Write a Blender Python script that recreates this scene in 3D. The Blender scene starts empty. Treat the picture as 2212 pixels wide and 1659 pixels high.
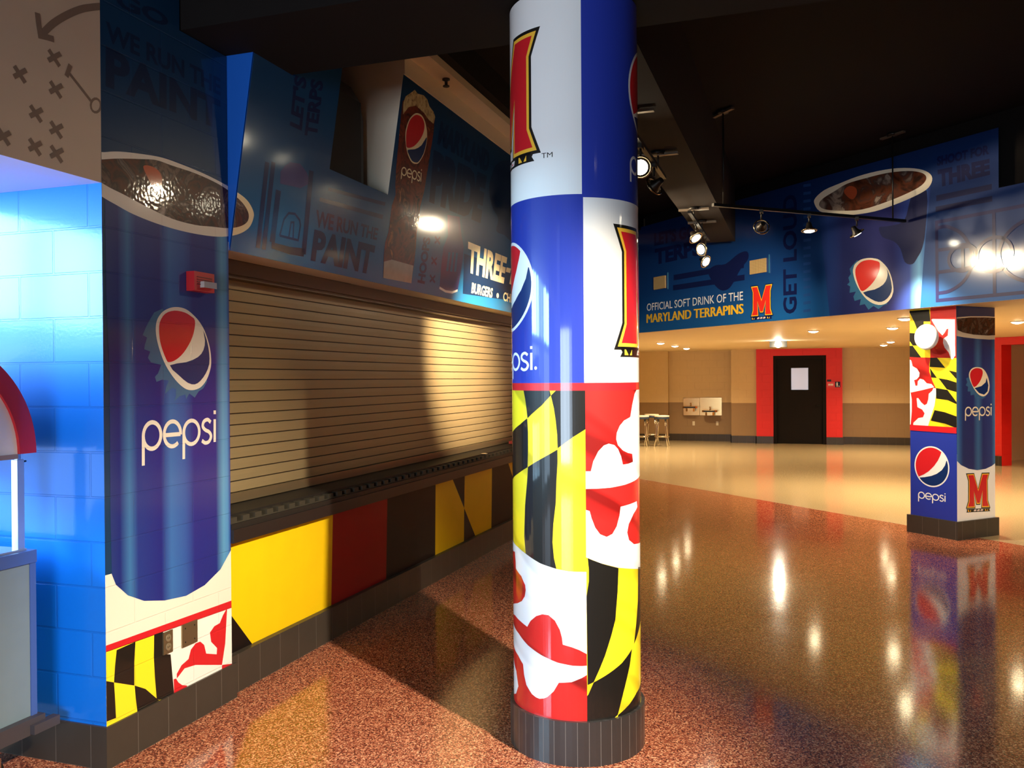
import bpy, bmesh, math, random
import numpy as np
from mathutils import Vector, Matrix
from mathutils.geometry import tessellate_polygon

random.seed(7)
SC = bpy.context.scene
COL = SC.collection

# ------------------------------------------------------------------ camera
# world: X runs along the shuttered counter, Y to the left, Z up, metres
CAM_H = 1.74
F_PX, CX, CY = 1860.25, 1106.0, 829.5
PITCH, ROLL, YAW = -0.00546, -0.00667, 0.3258
_F = np.array([math.cos(YAW), math.sin(YAW), 0.0])
_R = np.array([math.sin(YAW), -math.cos(YAW), 0.0])
_U = np.array([0.0, 0.0, 1.0])
_fw = math.cos(PITCH) * _F + math.sin(PITCH) * _U
_up = -math.sin(PITCH) * _F + math.cos(PITCH) * _U
CR = math.cos(ROLL) * _R + math.sin(ROLL) * _up
CU = -math.sin(ROLL) * _R + math.cos(ROLL) * _up
CF = _fw
CAM = np.array([0.0, 0.0, CAM_H])

cam_data = bpy.data.cameras.new('camera')
cam_data.sensor_fit = 'HORIZONTAL'
cam_data.sensor_width = 36.0
cam_data.lens = 36.0 * F_PX / 2212.0
cam_data.clip_start = 0.05
cam_data.clip_end = 120
cam = bpy.data.objects.new('camera', cam_data)
COL.objects.link(cam)
M = Matrix.Identity(4)
for i in range(3):
    M[i][0], M[i][1], M[i][2], M[i][3] = CR[i], CU[i], -CF[i], CAM[i]
cam.matrix_world = M
SC.camera = cam

# ------------------------------------------------------------------ render look
SC.view_settings.view_transform = 'Standard'
SC.view_settings.look = 'None'
SC.view_settings.gamma = 1.0
SC.view_settings.use_curve_mapping = False
SC.view_settings.exposure = 0.0
SC.cycles.use_denoising = True
SC.cycles.max_bounces = 6
SC.cycles.diffuse_bounces = 4
SC.cycles.glossy_bounces = 3
SC.cycles.transmission_bounces = 4
SC.cycles.sample_clamp_indirect = 6.0
SC.cycles.caustics_reflective = False
SC.cycles.caustics_refractive = False

world = bpy.data.worlds.new('dim_interior')
world.use_nodes = True
world.node_tree.nodes['Background'].inputs[0].default_value = (0.9, 0.75, 0.6, 1)
world.node_tree.nodes['Background'].inputs[1].default_value = 0.004
SC.world = world

WARM = (1.0, 0.80, 0.53)
KEY = (1.0, 0.88, 0.68)
WARM2 = (1.0, 0.75, 0.42)
DAY = (0.66, 0.82, 1.0)

def look_rot(d):
    return Vector(d).to_track_quat('-Z', 'Y').to_euler()

def area_light(name, loc, direction, sx, sy, power, color):
    l = bpy.data.lights.new(name, 'AREA')
    l.shape = 'RECTANGLE'
    l.size, l.size_y = sx, sy
    l.energy = power
    l.color = color
    o = bpy.data.objects.new(name, l)
    o.location = loc
    o.rotation_euler = look_rot(direction)
    COL.objects.link(o)
    return o

# daylight through the glazed entrance to the left of and behind the viewer
area_light('daylight_transom', (-1.2, 6.62, 2.9), (0.05, -1, -0.1), 6.4, 1.25, 1500, (0.40, 0.74, 1.0))
area_light('daylight_doors', (-1.2, 6.62, 1.2), (0.05, -1, 0), 6.4, 1.9, 230, (0.55, 0.77, 1.0))
area_light('daylight_rear_doors', (-7.1, 1.2, 1.45), (1, 0, 0.05), 4.4, 2.3, 800, DAY)

# ------------------------------------------------------------------ helpers
def lin(c):
    c = c / 255.0
    return c / 12.92 if c <= 0.04045 else ((c + 0.055) / 1.055) ** 2.4

def rgb(r, g, b):
    return (lin(r), lin(g), lin(b), 1.0)

def ray(x, y):
    return CF + CR * ((x - CX) / F_PX) - CU * ((y - CY) / F_PX)

def at_plane(x, y, n, d):
    r = ray(x, y)
    n = np.array(n, float)
    t = (d - n @ CAM) / (n @ r)
    return CAM + t * r

def at_floor(x, y, z=0.0):
    return at_plane(x, y, (0, 0, 1), z)

S2 = math.sqrt(0.5)
UD = np.array([S2, S2, 0.0])      # along the diagonal bulkhead, receding
ND = np.array([S2, -S2, 0.0])     # across it, away from the viewer

def un(u, n, z):
    return UD * u + ND * n + np.array([0, 0, z])

MATS = {}
def nodes_of(name):
    m = bpy.data.materials.new(name)
    m.use_nodes = True
    return m, m.node_tree.nodes, m.node_tree.links, m.node_tree.nodes['Principled BSDF']

def mat(name, color, rough=0.5, metal=0.0, coat=0.0, coat_rough=0.08, noise=0.0, nscale=6.0, bump=0.0, bscale=60.0,
        block=None, spec=0.5, fold=0.0):
    """plain procedural material: slight mottling, optional joint grid in metres, optional printed folds"""
    if name in MATS:
        return MATS[name]
    m, N, L, B = nodes_of(name)
    B.inputs['Base Color'].default_value = color
    B.inputs['Roughness'].default_value = rough
    B.inputs['Metallic'].default_value = metal
    B.inputs['Coat Weight'].default_value = coat
    B.inputs['Coat Roughness'].default_value = coat_rough
    B.inputs['Specular IOR Level'].default_value = spec
    uv = N.new('ShaderNodeUVMap')
    cur = None
    if noise > 0:
        t = N.new('ShaderNodeTexNoise')
        t.inputs['Scale'].default_value = nscale
        t.inputs['Detail'].default_value = 5
        L.new(uv.outputs[0], t.inputs['Vector'])
        mix = N.new('ShaderNodeMix')
        mix.data_type = 'RGBA'
        a = tuple(max(0, c * (1 - noise)) for c in color[:3]) + (1,)
        b = tuple(min(1, c * (1 + noise)) for c in color[:3]) + (1,)
        mix.inputs[6].default_value = a
        mix.inputs[7].default_value = b
        L.new(t.outputs['Fac'], mix.inputs[0])
        cur = mix.outputs[2]
    if fold > 0:
        w = N.new('ShaderNodeTexNoise')
        cmb = N.new('ShaderNodeCombineXYZ')
        for ax, dv in ((0, (3.4, 6.2, 0)), (1, (0.9, -0.5, 0))):
            dt = N.new('ShaderNodeVectorMath')
            dt.operation = 'DOT_PRODUCT'
            dt.inputs[1].default_value = dv
            L.new(uv.outputs[0], dt.inputs[0])
            L.new(dt.outputs['Value'], cmb.inputs[ax])
        L.new(cmb.outputs[0], w.inputs['Vector'])
        w.inputs['Scale'].default_value = 1.0
        w.inputs['Detail'].default_value = 1.0
        rp = N.new('ShaderNodeValToRGB')
        rp.color_ramp.elements[0].position = 0.37
        rp.color_ramp.elements[0].color = tuple(c * (1 - fold) for c in color[:3]) + (1,)
        rp.color_ramp.elements[1].position = 0.47
        rp.color_ramp.elements[1].color = color
        L.new(w.outputs['Fac'], rp.inputs[0])
        cur = rp.outputs[0]
    hgt = None
    if block:
        bw, rh, ms, shift, jc = block
        br = N.new('ShaderNodeTexBrick')
        br.offset = shift
        br.inputs['Scale'].default_value = 1.0
        br.inputs['Brick Width'].default_value = bw
        br.inputs['Row Height'].default_value = rh
        br.inputs['Mortar Size'].default_value = ms
        br.inputs['Mortar Smooth'].default_value = 0.3
        L.new(uv.outputs[0], br.inputs['Vector'])
        if jc is not None:
            mj = N.new('ShaderNodeMix')
            mj.data_type = 'RGBA'
            if cur is not None:
                L.new(cur, mj.inputs[6])
            else:
                mj.inputs[6].default_value = color
            mj.inputs[7].default_value = jc
            L.new(br.outputs['Fac'], mj.inputs[0])
            cur = mj.outputs[2]
        inv = N.new('ShaderNodeMath')
        inv.operation = 'SUBTRACT'
        inv.inputs[0].default_value = 1.0
        L.new(br.outputs['Fac'], inv.inputs[1])
        hgt = inv.outputs[0]
    if cur is not None:
        L.new(cur, B.inputs['Base Color'])
    if bump > 0 or hgt is not None:
        bn = N.new('ShaderNodeBump')
        bn.inputs['Distance'].default_value = 0.004
        bn.inputs['Strength'].default_value = 0.6 if hgt is not None else bump
        if hgt is not None and bump > 0:
            t2 = N.new('ShaderNodeTexNoise')
            t2.inputs['Scale'].default_value = bscale
            L.new(uv.outputs[0], t2.inputs['Vector'])
            ad = N.new('ShaderNodeMath')
            ad.operation = 'MULTIPLY_ADD'
            ad.inputs[1].default_value = bump
            L.new(t2.outputs['Fac'], ad.inputs[0])
            L.new(hgt, ad.inputs[2])
            L.new(ad.outputs[0], bn.inputs['Height'])
        elif hgt is not None:
            L.new(hgt, bn.inputs['Height'])
        else:
            t2 = N.new('ShaderNodeTexNoise')
            t2.inputs['Scale'].default_value = bscale
            L.new(uv.outputs[0], t2.inputs['Vector'])
            L.new(t2.outputs['Fac'], bn.inputs['Height'])
        L.new(bn.outputs[0], B.inputs['Normal'])
        if coat > 0:
            L.new(bn.outputs[0], B.inputs['Coat Normal'])
    MATS[name] = m
    return m

def emit(name, color, strength):
    if name in MATS:
        return MATS[name]
    m, N, L, B = nodes_of(name)
    B.inputs['Base Color'].default_value = (0.8, 0.8, 0.8, 1)
    B.inputs['Emission Color'].default_value = tuple(color[:3]) + (1,)
    B.inputs['Emission Strength'].default_value = strength
    MATS[name] = m
    return m

def ramp_mat(name, stops, axis='X', lo=0.0, hi=1.0, rough=0.35, coat=0.4, coat_rough=0.1, block=None, spec=0.5, bump=0.0):
    """printed colour bands running along u or v of the print"""
    if name in MATS:
        return MATS[name]
    m, N, L, B = nodes_of(name)
    B.inputs['Roughness'].default_value = rough
    B.inputs['Coat Weight'].default_value = coat
    B.inputs['Coat Roughness'].default_value = coat_rough
    B.inputs['Specular IOR Level'].default_value = spec
    uv = N.new('ShaderNodeUVMap')
    sp = N.new('ShaderNodeSeparateXYZ')
    L.new(uv.outputs[0], sp.inputs[0])
    mr = N.new('ShaderNodeMapRange')
    mr.inputs[1].default_value = lo
    mr.inputs[2].default_value = hi
    L.new(sp.outputs[0 if axis == 'X' else 1], mr.inputs[0])
    r = N.new('ShaderNodeValToRGB')
    el = r.color_ramp.elements
    while len(el) < len(stops):
        el.new(0.5)
    for e, (p, c) in zip(el, stops):
        e.position = p
        e.color = c
    L.new(mr.outputs[0], r.inputs[0])
    L.new(r.outputs[0], B.inputs['Base Color'])
    if block or bump:
        bn = N.new('ShaderNodeBump')
        bn.inputs['Distance'].default_value = 0.004
        bn.inputs['Strength'].default_value = 0.6
        if block:
            bw, rh, ms, shift, jc = block
            br = N.new('ShaderNodeTexBrick')
            br.offset = shift
            br.inputs['Scale'].default_value = 1.0
            br.inputs['Brick Width'].default_value = bw
            br.inputs['Row Height'].default_value = rh
            br.inputs['Mortar Size'].default_value = ms
            br.inputs['Mortar Smooth'].default_value = 0.3
            L.new(uv.outputs[0], br.inputs['Vector'])
            t2 = N.new('ShaderNodeTexNoise')
            t2.inputs['Scale'].default_value = 90
            L.new(uv.outputs[0], t2.inputs['Vector'])
            ad = N.new('ShaderNodeMath')
            ad.operation = 'MULTIPLY_ADD'
            ad.inputs[1].default_value = bump
            inv = N.new('ShaderNodeMath')
            inv.operation = 'SUBTRACT'
            inv.inputs[0].default_value = 1.0
            L.new(br.outputs['Fac'], inv.inputs[1])
            L.new(t2.outputs['Fac'], ad.inputs[0])
            L.new(inv.outputs[0], ad.inputs[2])
            L.new(ad.outputs[0], bn.inputs['Height'])
        else:
            t2 = N.new('ShaderNodeTexNoise')
            t2.inputs['Scale'].default_value = 40
            L.new(uv.outputs[0], t2.inputs['Vector'])
            L.new(t2.outputs['Fac'], bn.inputs['Height'])
            bn.inputs['Strength'].default_value = bump
        L.new(bn.outputs[0], B.inputs['Normal'])
        L.new(bn.outputs[0], B.inputs['Coat Normal'])
    MATS[name] = m
    return m

def drink_mat(name, scale, stops, rough=0.45, coat=0.3):
    """printed cola with ice: mottled browns"""
    if name in MATS:
        return MATS[name]
    m, N, L, B = nodes_of(name)
    B.inputs['Roughness'].default_value = rough
    B.inputs['Coat Weight'].default_value = coat
    B.inputs['Coat Roughness'].default_value = 0.07
    B.inputs['Specular IOR Level'].default_value = 0.2
    uv = N.new('ShaderNodeUVMap')
    t = N.new('ShaderNodeTexNoise')
    t.inputs['Scale'].default_value = scale
    t.inputs['Detail'].default_value = 4
    t.inputs['Distortion'].default_value = 1.6
    L.new(uv.outputs[0], t.inputs['Vector'])
    r = N.new('ShaderNodeValToRGB')
    el = r.color_ramp.elements
    while len(el) < len(stops):
        el.new(0.5)
    for e, (p, c) in zip(el, stops):
        e.position = p
        e.color = c
    L.new(t.outputs['Fac'], r.inputs[0])
    L.new(r.outputs[0], B.inputs['Base Color'])
    bn = N.new('ShaderNodeBump')
    bn.inputs['Strength'].default_value = 0.16
    bn.inputs['Distance'].default_value = 0.003
    t2 = N.new('ShaderNodeTexNoise')
    t2.inputs['Scale'].default_value = 55
    t2.inputs['Detail'].default_value = 0
    L.new(uv.outputs[0], t2.inputs['Vector'])
    L.new(t2.outputs['Fac'], bn.inputs['Height'])
    L.new(bn.outputs[0], B.inputs['Coat Normal'])
    MATS[name] = m
    return m

# ------------------------------------------------------------------ mesh building
class MB:
    """collects shapes for ONE mesh object"""
    def __init__(self):
        self.v, self.f, self.m, self.uv, self.s = [], [], [], [], []
        self.mats = []
    def mi(self, m):
        if m not in self.mats:
            self.mats.append(m)
        return self.mats.index(m)
    def face(self, idx, m, uv=None, smooth=False):
        self.f.append(tuple(idx))
        self.m.append(self.mi(m))
        self.uv.append(uv)
        self.s.append(smooth)
    def poly(self, pts, m, uv=None, smooth=False):
        b = len(self.v)
        self.v += [tuple(map(float, p)) for p in pts]
        self.face(range(b, b + len(pts)), m, uv, smooth)
    def box(self, lo, hi, m, skip=()):
        x0, y0, z0 = lo
        x1, y1, z1 = hi
        b = len(self.v)
        self.v += [(x0, y0, z0), (x1, y0, z0), (x1, y1, z0), (x0, y1, z0), (x0, y0, z1), (x1, y0, z1), (x1, y1, z1), (x0, y1, z1)]
        for k, q in dict(b=(0, 3, 2, 1), t=(4, 5, 6, 7), f=(0, 1, 5, 4), r=(1, 2, 6, 5), k=(2, 3, 7, 6), l=(3, 0, 4, 7)).items():
            if k not in skip:
                self.face([b + i for i in q], m)
    def obox(self, o, ax, ay, az, m):
        """box from corner o with edge vectors"""
        o, ax, ay, az = [np.array(a, float) for a in (o, ax, ay, az)]
        if np.dot(np.cross(ax, ay), az) < 0:
            o = o + ax
            ax = -ax
        p = [o, o + ax, o + ax + ay, o + ay]
        p += [q + az for q in p]
        b = len(self.v)
        self.v += [tuple(map(float, q)) for q in p]
        for q in ((0, 3, 2, 1), (4, 5, 6, 7), (0, 1, 5, 4), (1, 2, 6, 5), (2, 3, 7, 6), (3, 0, 4, 7)):
            self.face([b + i for i in q], m)
    def frame_axes(self, d):
        d = np.array(d, float)
        d = d / np.linalg.norm(d)
        a = np.array([0, 0, 1.0]) if abs(d[2]) < 0.9 else np.array([1.0, 0, 0])
        e1 = np.cross(d, a)
        e1 /= np.linalg.norm(e1)
        return d, e1, np.cross(d, e1)
    def rev(self, p0, axis, profile, m, seg=24, smooth=True, caps=True):
        """lathe: profile [(distance along axis, radius)]"""
        p0 = np.array(p0, float)
        d, e1, e2 = self.frame_axes(axis)
        b = len(self.v)
        for (h, r) in profile:
            for k in range(seg):
                a = 2 * math.pi * k / seg
                self.v.append(tuple(p0 + d * h + (e1 * math.cos(a) + e2 * math.sin(a)) * r))
        n = len(profile)
        for i in range(n - 1):
            for k in range(seg):
                k2 = (k + 1) % seg
                self.face([b + i * seg + k, b + i * seg + k2, b + (i + 1) * seg + k2, b + (i + 1) * seg + k], m, None, smooth)
        if caps:
            self.face([b + k for k in range(seg)][::-1], m)
            self.face([b + (n - 1) * seg + k for k in range(seg)], m)
    def rod(self, a, c, r, m, seg=12, r2=None):
        a = np.array(a, float)
        c = np.array(c, float)
        self.rev(a, c - a, [(0, r), (np.linalg.norm(c - a), r if r2 is None else r2)], m, seg)
    def tube(self, pts, r, m, seg=10, closed=False):
        pts = [np.array(p, float) for p in pts]
        n = len(pts)
        b = len(self.v)
        for i, p in enumerate(pts):
            q0 = pts[(i - 1) % n] if (closed or i > 0) else p
            q1 = pts[(i + 1) % n] if (closed or i < n - 1) else p
            d, e1, e2 = self.frame_axes(q1 - q0)
            for k in range(seg):
                a = 2 * math.pi * k / seg
                self.v.append(tuple(p + (e1 * math.cos(a) + e2 * math.sin(a)) * r))
        for i in range(n if closed else n - 1):
            j = (i + 1) % n
            for k in range(seg):
                k2 = (k + 1) % seg
                self.face([b + i * seg + k, b + i * seg + k2, b + j * seg + k2, b + j * seg + k], m, None, True)
        if not closed:
            self.face([b + k for k in range(seg)][::-1], m)
            self.face([b + (n - 1) * seg + k for k in range(seg)], m)
    def ring(self, c, axis, R, r, m, seg=28):
        d, e1, e2 = self.frame_axes(axis)
        c = np.array(c, float)
        self.tube([c + (e1 * math.cos(2 * math.pi * k / seg) + e2 * math.sin(2 * math.pi * k / seg)) * R for k in range(seg)], r, m, 8, True)
    def prism(self, pts, vec, m, m_side=None):
        """extrude a planar outline along vec"""
        pts = [np.array(p, float) for p in pts]
        vec = np.array(vec, float)
        tri = tessellate_polygon([[Vector(p) for p in pts]])
        n = len(pts)
        b = len(self.v)
        self.v += [tuple(p) for p in pts] + [tuple(p + vec) for p in pts]
        for t in tri:
            self.face([b + i for i in t], m)
            self.face([b + n + i for i in t][::-1], m)
        for i in range(n):
            j = (i + 1) % n
            self.face([b + i, b + j, b + n + j, b + n + i], m_side or m)

def build(name, mb, parent=None, origin=None):
    me = bpy.data.meshes.new(name)
    V = np.array(mb.v, float).reshape(-1, 3)
    if parent is not None:
        org = np.array(parent['w'])
    elif origin is not None:
        org = np.array(origin, float)
    else:
        lo, hi = V.min(0), V.max(0)
        org = np.array([(lo[0] + hi[0]) / 2, (lo[1] + hi[1]) / 2, lo[2]])
    Vl = V - org
    me.from_pydata([tuple(p) for p in Vl], [], mb.f)
    for m in mb.mats:
        me.materials.append(m)
    me.polygons.foreach_set('material_index', mb.m)
    me.polygons.foreach_set('use_smooth', mb.s)
    lay = me.uv_layers.new(name='UVMap')
    data = np.zeros((len(me.loops), 2))
    li = 0
    for fi, f in enumerate(mb.f):
        uv = mb.uv[fi]
        if uv is None:
            P = V[list(f)]
            nn = np.zeros(3)
            for i in range(len(P)):
                nn += np.cross(P[i], P[(i + 1) % len(P)])
            a = np.abs(nn)
            if a[2] >= a[0] and a[2] >= a[1]:
                uvv = P[:, :2]
            else:
                h = np.array([-nn[1], nn[0]]) / (np.hypot(nn[0], nn[1]) + 1e-12)
                if abs(h[0]) > abs(h[1]):
                    h = h * np.sign(h[0])
                else:
                    h = h * np.sign(h[1])
                uvv = np.stack([P[:, :2] @ h, P[:, 2]], 1)
        else:
            uvv = np.array(uv)
        data[li:li + len(f)] = uvv
        li += len(f)
    lay.data.foreach_set('uv', data.ravel())
    me.update()
    o = bpy.data.objects.new(name, me)
    COL.objects.link(o)
    if parent is not None:
        o.parent = parent
        o['w'] = list(parent['w'])
    else:
        o.location = org
        o['w'] = list(org)
    return o

def thing(name, label, cat, loc=(0, 0, 0), group=None):
    o = bpy.data.objects.new(name, None)
    o.empty_display_size = 0.2
    o.location = loc
    o['w'] = [float(a) for a in loc]
    COL.objects.link(o)
    return tag(o, label, cat, group)

def tag(o, label, cat, group=None, kind=None):
    o['label'] = label
    o['category'] = cat
    if group:
        o['group'] = group
    if kind:
        o['kind'] = kind
    return o

def struct(name, mb, label, cat, origin=None):
    return tag(build(name, mb, None, origin), label, cat, None, 'structure')

def dup(root, delta, label, group=None):
    """copy of a thing with copies of its parts and sub-parts"""
    r = root.copy()
    COL.objects.link(r)
    r.location = Vector(root.location) + Vector(delta)
    r['label'] = label
    if group:
        r['group'] = group
    for ch in list(root.children):
        c = ch.copy()
        COL.objects.link(c)
        c.parent = r
        for g in list(ch.children):
            d = g.copy()
            COL.objects.link(d)
            d.parent = c
    return r

# ------------------------------------------------------------------ printed graphics
class Flat:
    """a flat printed face: origin, e1 to the reader's right, e2 up, n towards the reader"""
    def __init__(self, O, e1, e2, step=0.0006):
        self.O, self.e1, self.e2 = [np.array(a, float) for a in (O, e1, e2)]
        self.n = np.cross(self.e1, self.e2)
        self.d = self.n @ self.O
        self.step = step
        self.grid = None
    def uv(self, x, y):
        p = at_plane(x, y, self.n, self.d) - self.O
        return (p @ self.e1, p @ self.e2)
    def pos(self, u, v, k):
        return self.O + self.e1 * u + self.e2 * v + self.n * (self.step * k)

class Round:
    """a printed cylinder: u metres round the shaft (growing to the reader's right), v height"""
    def __init__(self, c, r, step=0.0006, seg=144):
        self.c = np.array(c, float)
        self.r = r
        self.step = step
        self.grid = 2 * math.pi * r / seg
        self.a0 = math.atan2(-c[1], -c[0])
    def uv(self, x, y):
        q = ray(x, y)
        a = q[0] ** 2 + q[1] ** 2
        b = -2 * (q[0] * self.c[0] + q[1] * self.c[1])
        cc = self.c[0] ** 2 + self.c[1] ** 2 - self.r ** 2
        disc = b * b - 4 * a * cc
        t = (-b - math.sqrt(disc)) / (2 * a) if disc > 0 else -b / (2 * a)
        p = CAM + t * q
        an = math.atan2(p[1] - self.c[1], p[0] - self.c[0]) - self.a0
        an = (an + math.pi) % (2 * math.pi) - math.pi
        return (an * self.r, p[2])
    def pos(self, u, v, k):
        an = self.a0 + u / self.r
        R = self.r + self.step * k
        return np.array([self.c[0] + R * math.cos(an), self.c[1] + R * math.sin(an), v])

def smooth(pts, n=5):
    """closed Catmull-Rom through the points"""
    P = [np.array(p, float) for p in pts]
    out = []
    m = len(P)
    for i in range(m):
        p0, p1, p2, p3 = P[i - 1], P[i], P[(i + 1) % m], P[(i + 2) % m]
        for k in range(n):
            t = k / n
            out.append(0.5 * ((2 * p1) + (-p0 + p2) * t + (2 * p0 - 5 * p1 + 4 * p2 - p3) * t * t + (-p0 + 3 * p1 - 3 * p2 + p3) * t ** 3))
    return [tuple(q) for q in out]

def smooth_open(pts, n=6):
    P = [np.array(p, float) for p in pts]
    P = [2 * P[0] - P[1]] + P + [2 * P[-1] - P[-2]]
    out = []
    for i in range(1, len(P) - 2):
        p0, p1, p2, p3 = P[i - 1], P[i], P[i + 1], P[i + 2]
        for k in range(n):
            t = k / n
            out.append(tuple(0.5 * ((2 * p1) + (-p0 + p2) * t + (2 * p0 - 5 * p1 + 4 * p2 - p3) * t * t + (-p0 + 3 * p1 - 3 * p2 + p3) * t ** 3)))
    out.append(tuple(P[-2]))
    return out

def offset_poly(pts, d):
    """grow (d>0) a simple outline by d with mitred corners"""
    P = [np.array(p, float) for p in pts]
    area = sum(P[i][0] * P[(i + 1) % len(P)][1] - P[(i + 1) % len(P)][0] * P[i][1] for i in range(len(P)))
    s = 1 if area > 0 else -1
    out = []
    for i in range(len(P)):
        a = P[i] - P[i - 1]
        b = P[(i + 1) % len(P)] - P[i]
        a /= np.linalg.norm(a)
        b /= np.linalg.norm(b)
        na = np.array([a[1], -a[0]]) * s
        nb = np.array([b[1], -b[0]]) * s
        k = na + nb
        k /= max(0.5, (k @ k) / 2)
        out.append(tuple(P[i] + k * d))
    return out

_glyphs = {}
def glyphs(body, bold=0.0, spacing=1.0):
    """outline triangles of a line of lettering scaled to a unit box"""
    key = (body, bold, spacing)
    if key in _glyphs:
        return _glyphs[key]
    c = bpy.data.curves.new('lettering', 'FONT')
    c.body = body
    c.size = 1.0
    c.offset = bold
    c.space_character = spacing
    c.resolution_u = 3
    o = bpy.data.objects.new('lettering', c)
    COL.objects.link(o)
    me = bpy.data.meshes.new_from_object(o.evaluated_get(bpy.context.evaluated_depsgraph_get()))
    V = np.array([v.co[:2] for v in me.vertices])
    F = [list(p.vertices) for p in me.polygons]
    bpy.data.objects.remove(o)
    bpy.data.curves.remove(c)
    bpy.data.meshes.remove(me)
    lo, hi = V.min(0), V.max(0)
    V = (V - lo) / (hi - lo)
    _glyphs[key] = (V, F)
    return _glyphs[key]

class Art:
    """prints layered coloured shapes onto a surface, all into one mesh"""
    def __init__(self, surf, mb, clip=None):
        self.s, self.mb, self.clip = surf, mb, clip
    def _emit(self, V2, tris, m, k, clip=None):
        clip = clip or self.clip
        bm = bmesh.new()
        vs = [bm.verts.new((p[0], p[1], 0)) for p in V2]
        for t in tris:
            if len(set(t)) >= 3:
                try:
                    bm.faces.new([vs[i] for i in t])
                except ValueError:
                    pass
        def cut(co, no, clear):
            geom = bm.verts[:] + bm.edges[:] + bm.faces[:]
            bmesh.ops.bisect_plane(bm, geom=geom, dist=1e-6, plane_co=co, plane_no=no, clear_outer=clear)
        if clip:
            u0, v0, u1, v1 = clip
            if u0 is not None: cut((u0, 0, 0), (-1, 0, 0), True)
            if u1 is not None: cut((u1, 0, 0), (1, 0, 0), True)
            if v0 is not None: cut((0, v0, 0), (0, -1, 0), True)
            if v1 is not None: cut((0, v1, 0), (0, 1, 0), True)
        if self.s.grid and bm.verts:
            g = self.s.grid
            us = [v.co.x for v in bm.verts]
            for i in range(math.ceil(min(us) / g), math.floor(max(us) / g) + 1):
                cut((i * g, 0, 0), (1, 0, 0), False)
        for f in bm.faces:
            uv = [(v.co.x, v.co.y) for v in f.verts]
            a = sum(uv[i][0] * uv[(i + 1) % len(uv)][1] - uv[(i + 1) % len(uv)][0] * uv[i][1] for i in range(len(uv)))
            if abs(a) < 1e-10:
                continue
            if a < 0:
                uv = uv[::-1]
            self.mb.poly([self.s.pos(u, v, k) for u, v in uv], m, uv, self.s.grid is not None)
        bm.free()
    def uvpoly(self, pts, m, k, clip=None):
        tris = tessellate_polygon([[Vector((p[0], p[1], 0)) for p in pts]])
        self._emit(pts, tris, m, k, clip)
    def rect(self, u0, v0, u1, v1, m, k):
        self.uvpoly([(u0, v0), (u1, v0), (u1, v1), (u0, v1)], m, k)
    def px(self, pts, m, k, sm=0, clip=None):
        if sm:
            pts = smooth(pts, sm)
        self.uvpoly([self.s.uv(*p) for p in pts], m, k, clip)
    def stroke(self, pts, w, m, k, closed=False):
        P = [np.array(p, float) for p in pts]
        n = len(P)
        Lf, Rt = [], []
        for i in range(n):
            a = P[i] - P[i - 1] if (i > 0 or closed) else P[i + 1] - P[i]
            b = P[(i + 1) % n] - P[i] if (i < n - 1 or closed) else a
            a = a / (np.linalg.norm(a) + 1e-12)
            b = b / (np.linalg.norm(b) + 1e-12)
            na, nb = np.array([-a[1], a[0]]), np.array([-b[1], b[0]])
            q = na + nb
            q = q / max(0.6, (q @ q) / 2)
            Lf.append(P[i] + q * w / 2)
            Rt.append(P[i] - q * w / 2)
        V = Lf + Rt
        tr = []
        for i in range(n if closed else n - 1):
            j = (i + 1) % n
            tr.append((i, n + i, n + j, j))
        self._emit([tuple(v) for v in V], tr, m, k)
    def pxstroke(self, pts, w, m, k, closed=False, sm=0):
        if sm:
            pts = smooth_open(pts, sm)
        self.stroke([self.s.uv(*p) for p in pts], w, m, k, closed)
    def quadmap(self, V, quad):
        """unit box -> quad TL, TR, BR, BL (surface coordinates)"""
        tl, tr, br, bl = [np.array(q, float) for q in quad]
        return [tuple((bl * (1 - x) + br * x) * (1 - y) + (tl * (1 - x) + tr * x) * y) for x, y in V]
    def text(self, body, quad, m, k, bold=0.0, spacing=1.0, px=True, fat=0.0):
        V, F = glyphs(body, bold, spacing)
        if px:
            quad = [self.s.uv(*q) for q in quad]
        for i, dx in enumerate((0.0, -fat, fat, -fat / 2, fat / 2) if fat else (0.0,)):
            self._emit(self.quadmap(V + np.array([dx, 0.0]), quad), F, m, k + .1 * i)

# ---- emblems drawn in unit coordinates
RED_GLOBE = [(-.76, -.56), (-.45, -.42), (-.15, -.23), (.15, .05), (.36, .32), (.5, .58), (.56, .74)]
BLUE_GLOBE = [(-.71, -.6), (-.4, -.55), (0, -.45), (.3, -.32), (.58, -.12), (.76, .12), (.84, .36)]
def arc(a0, a1, r, n=24):
    return [(r * math.cos(math.radians(a0 + (a1 - a0) * i / n)), r * math.sin(math.radians(a0 + (a1 - a0) * i / n))) for i in range(n + 1)]

def globe(art, c, r, white, red, blue, k, sx=1.0):
    put = lambda pts: [(c[0] + p[0] * r * sx, c[1] + p[1] * r) for p in pts]
    art.uvpoly(put(arc(0, 360, 1, 48)[:-1]), white, k)
    art.uvpoly(put(RED_GLOBE + arc(54, 215, .93)), red, k + 1)
    art.uvpoly(put(BLUE_GLOBE + arc(22, -139, .93)), blue, k + 1)

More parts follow.
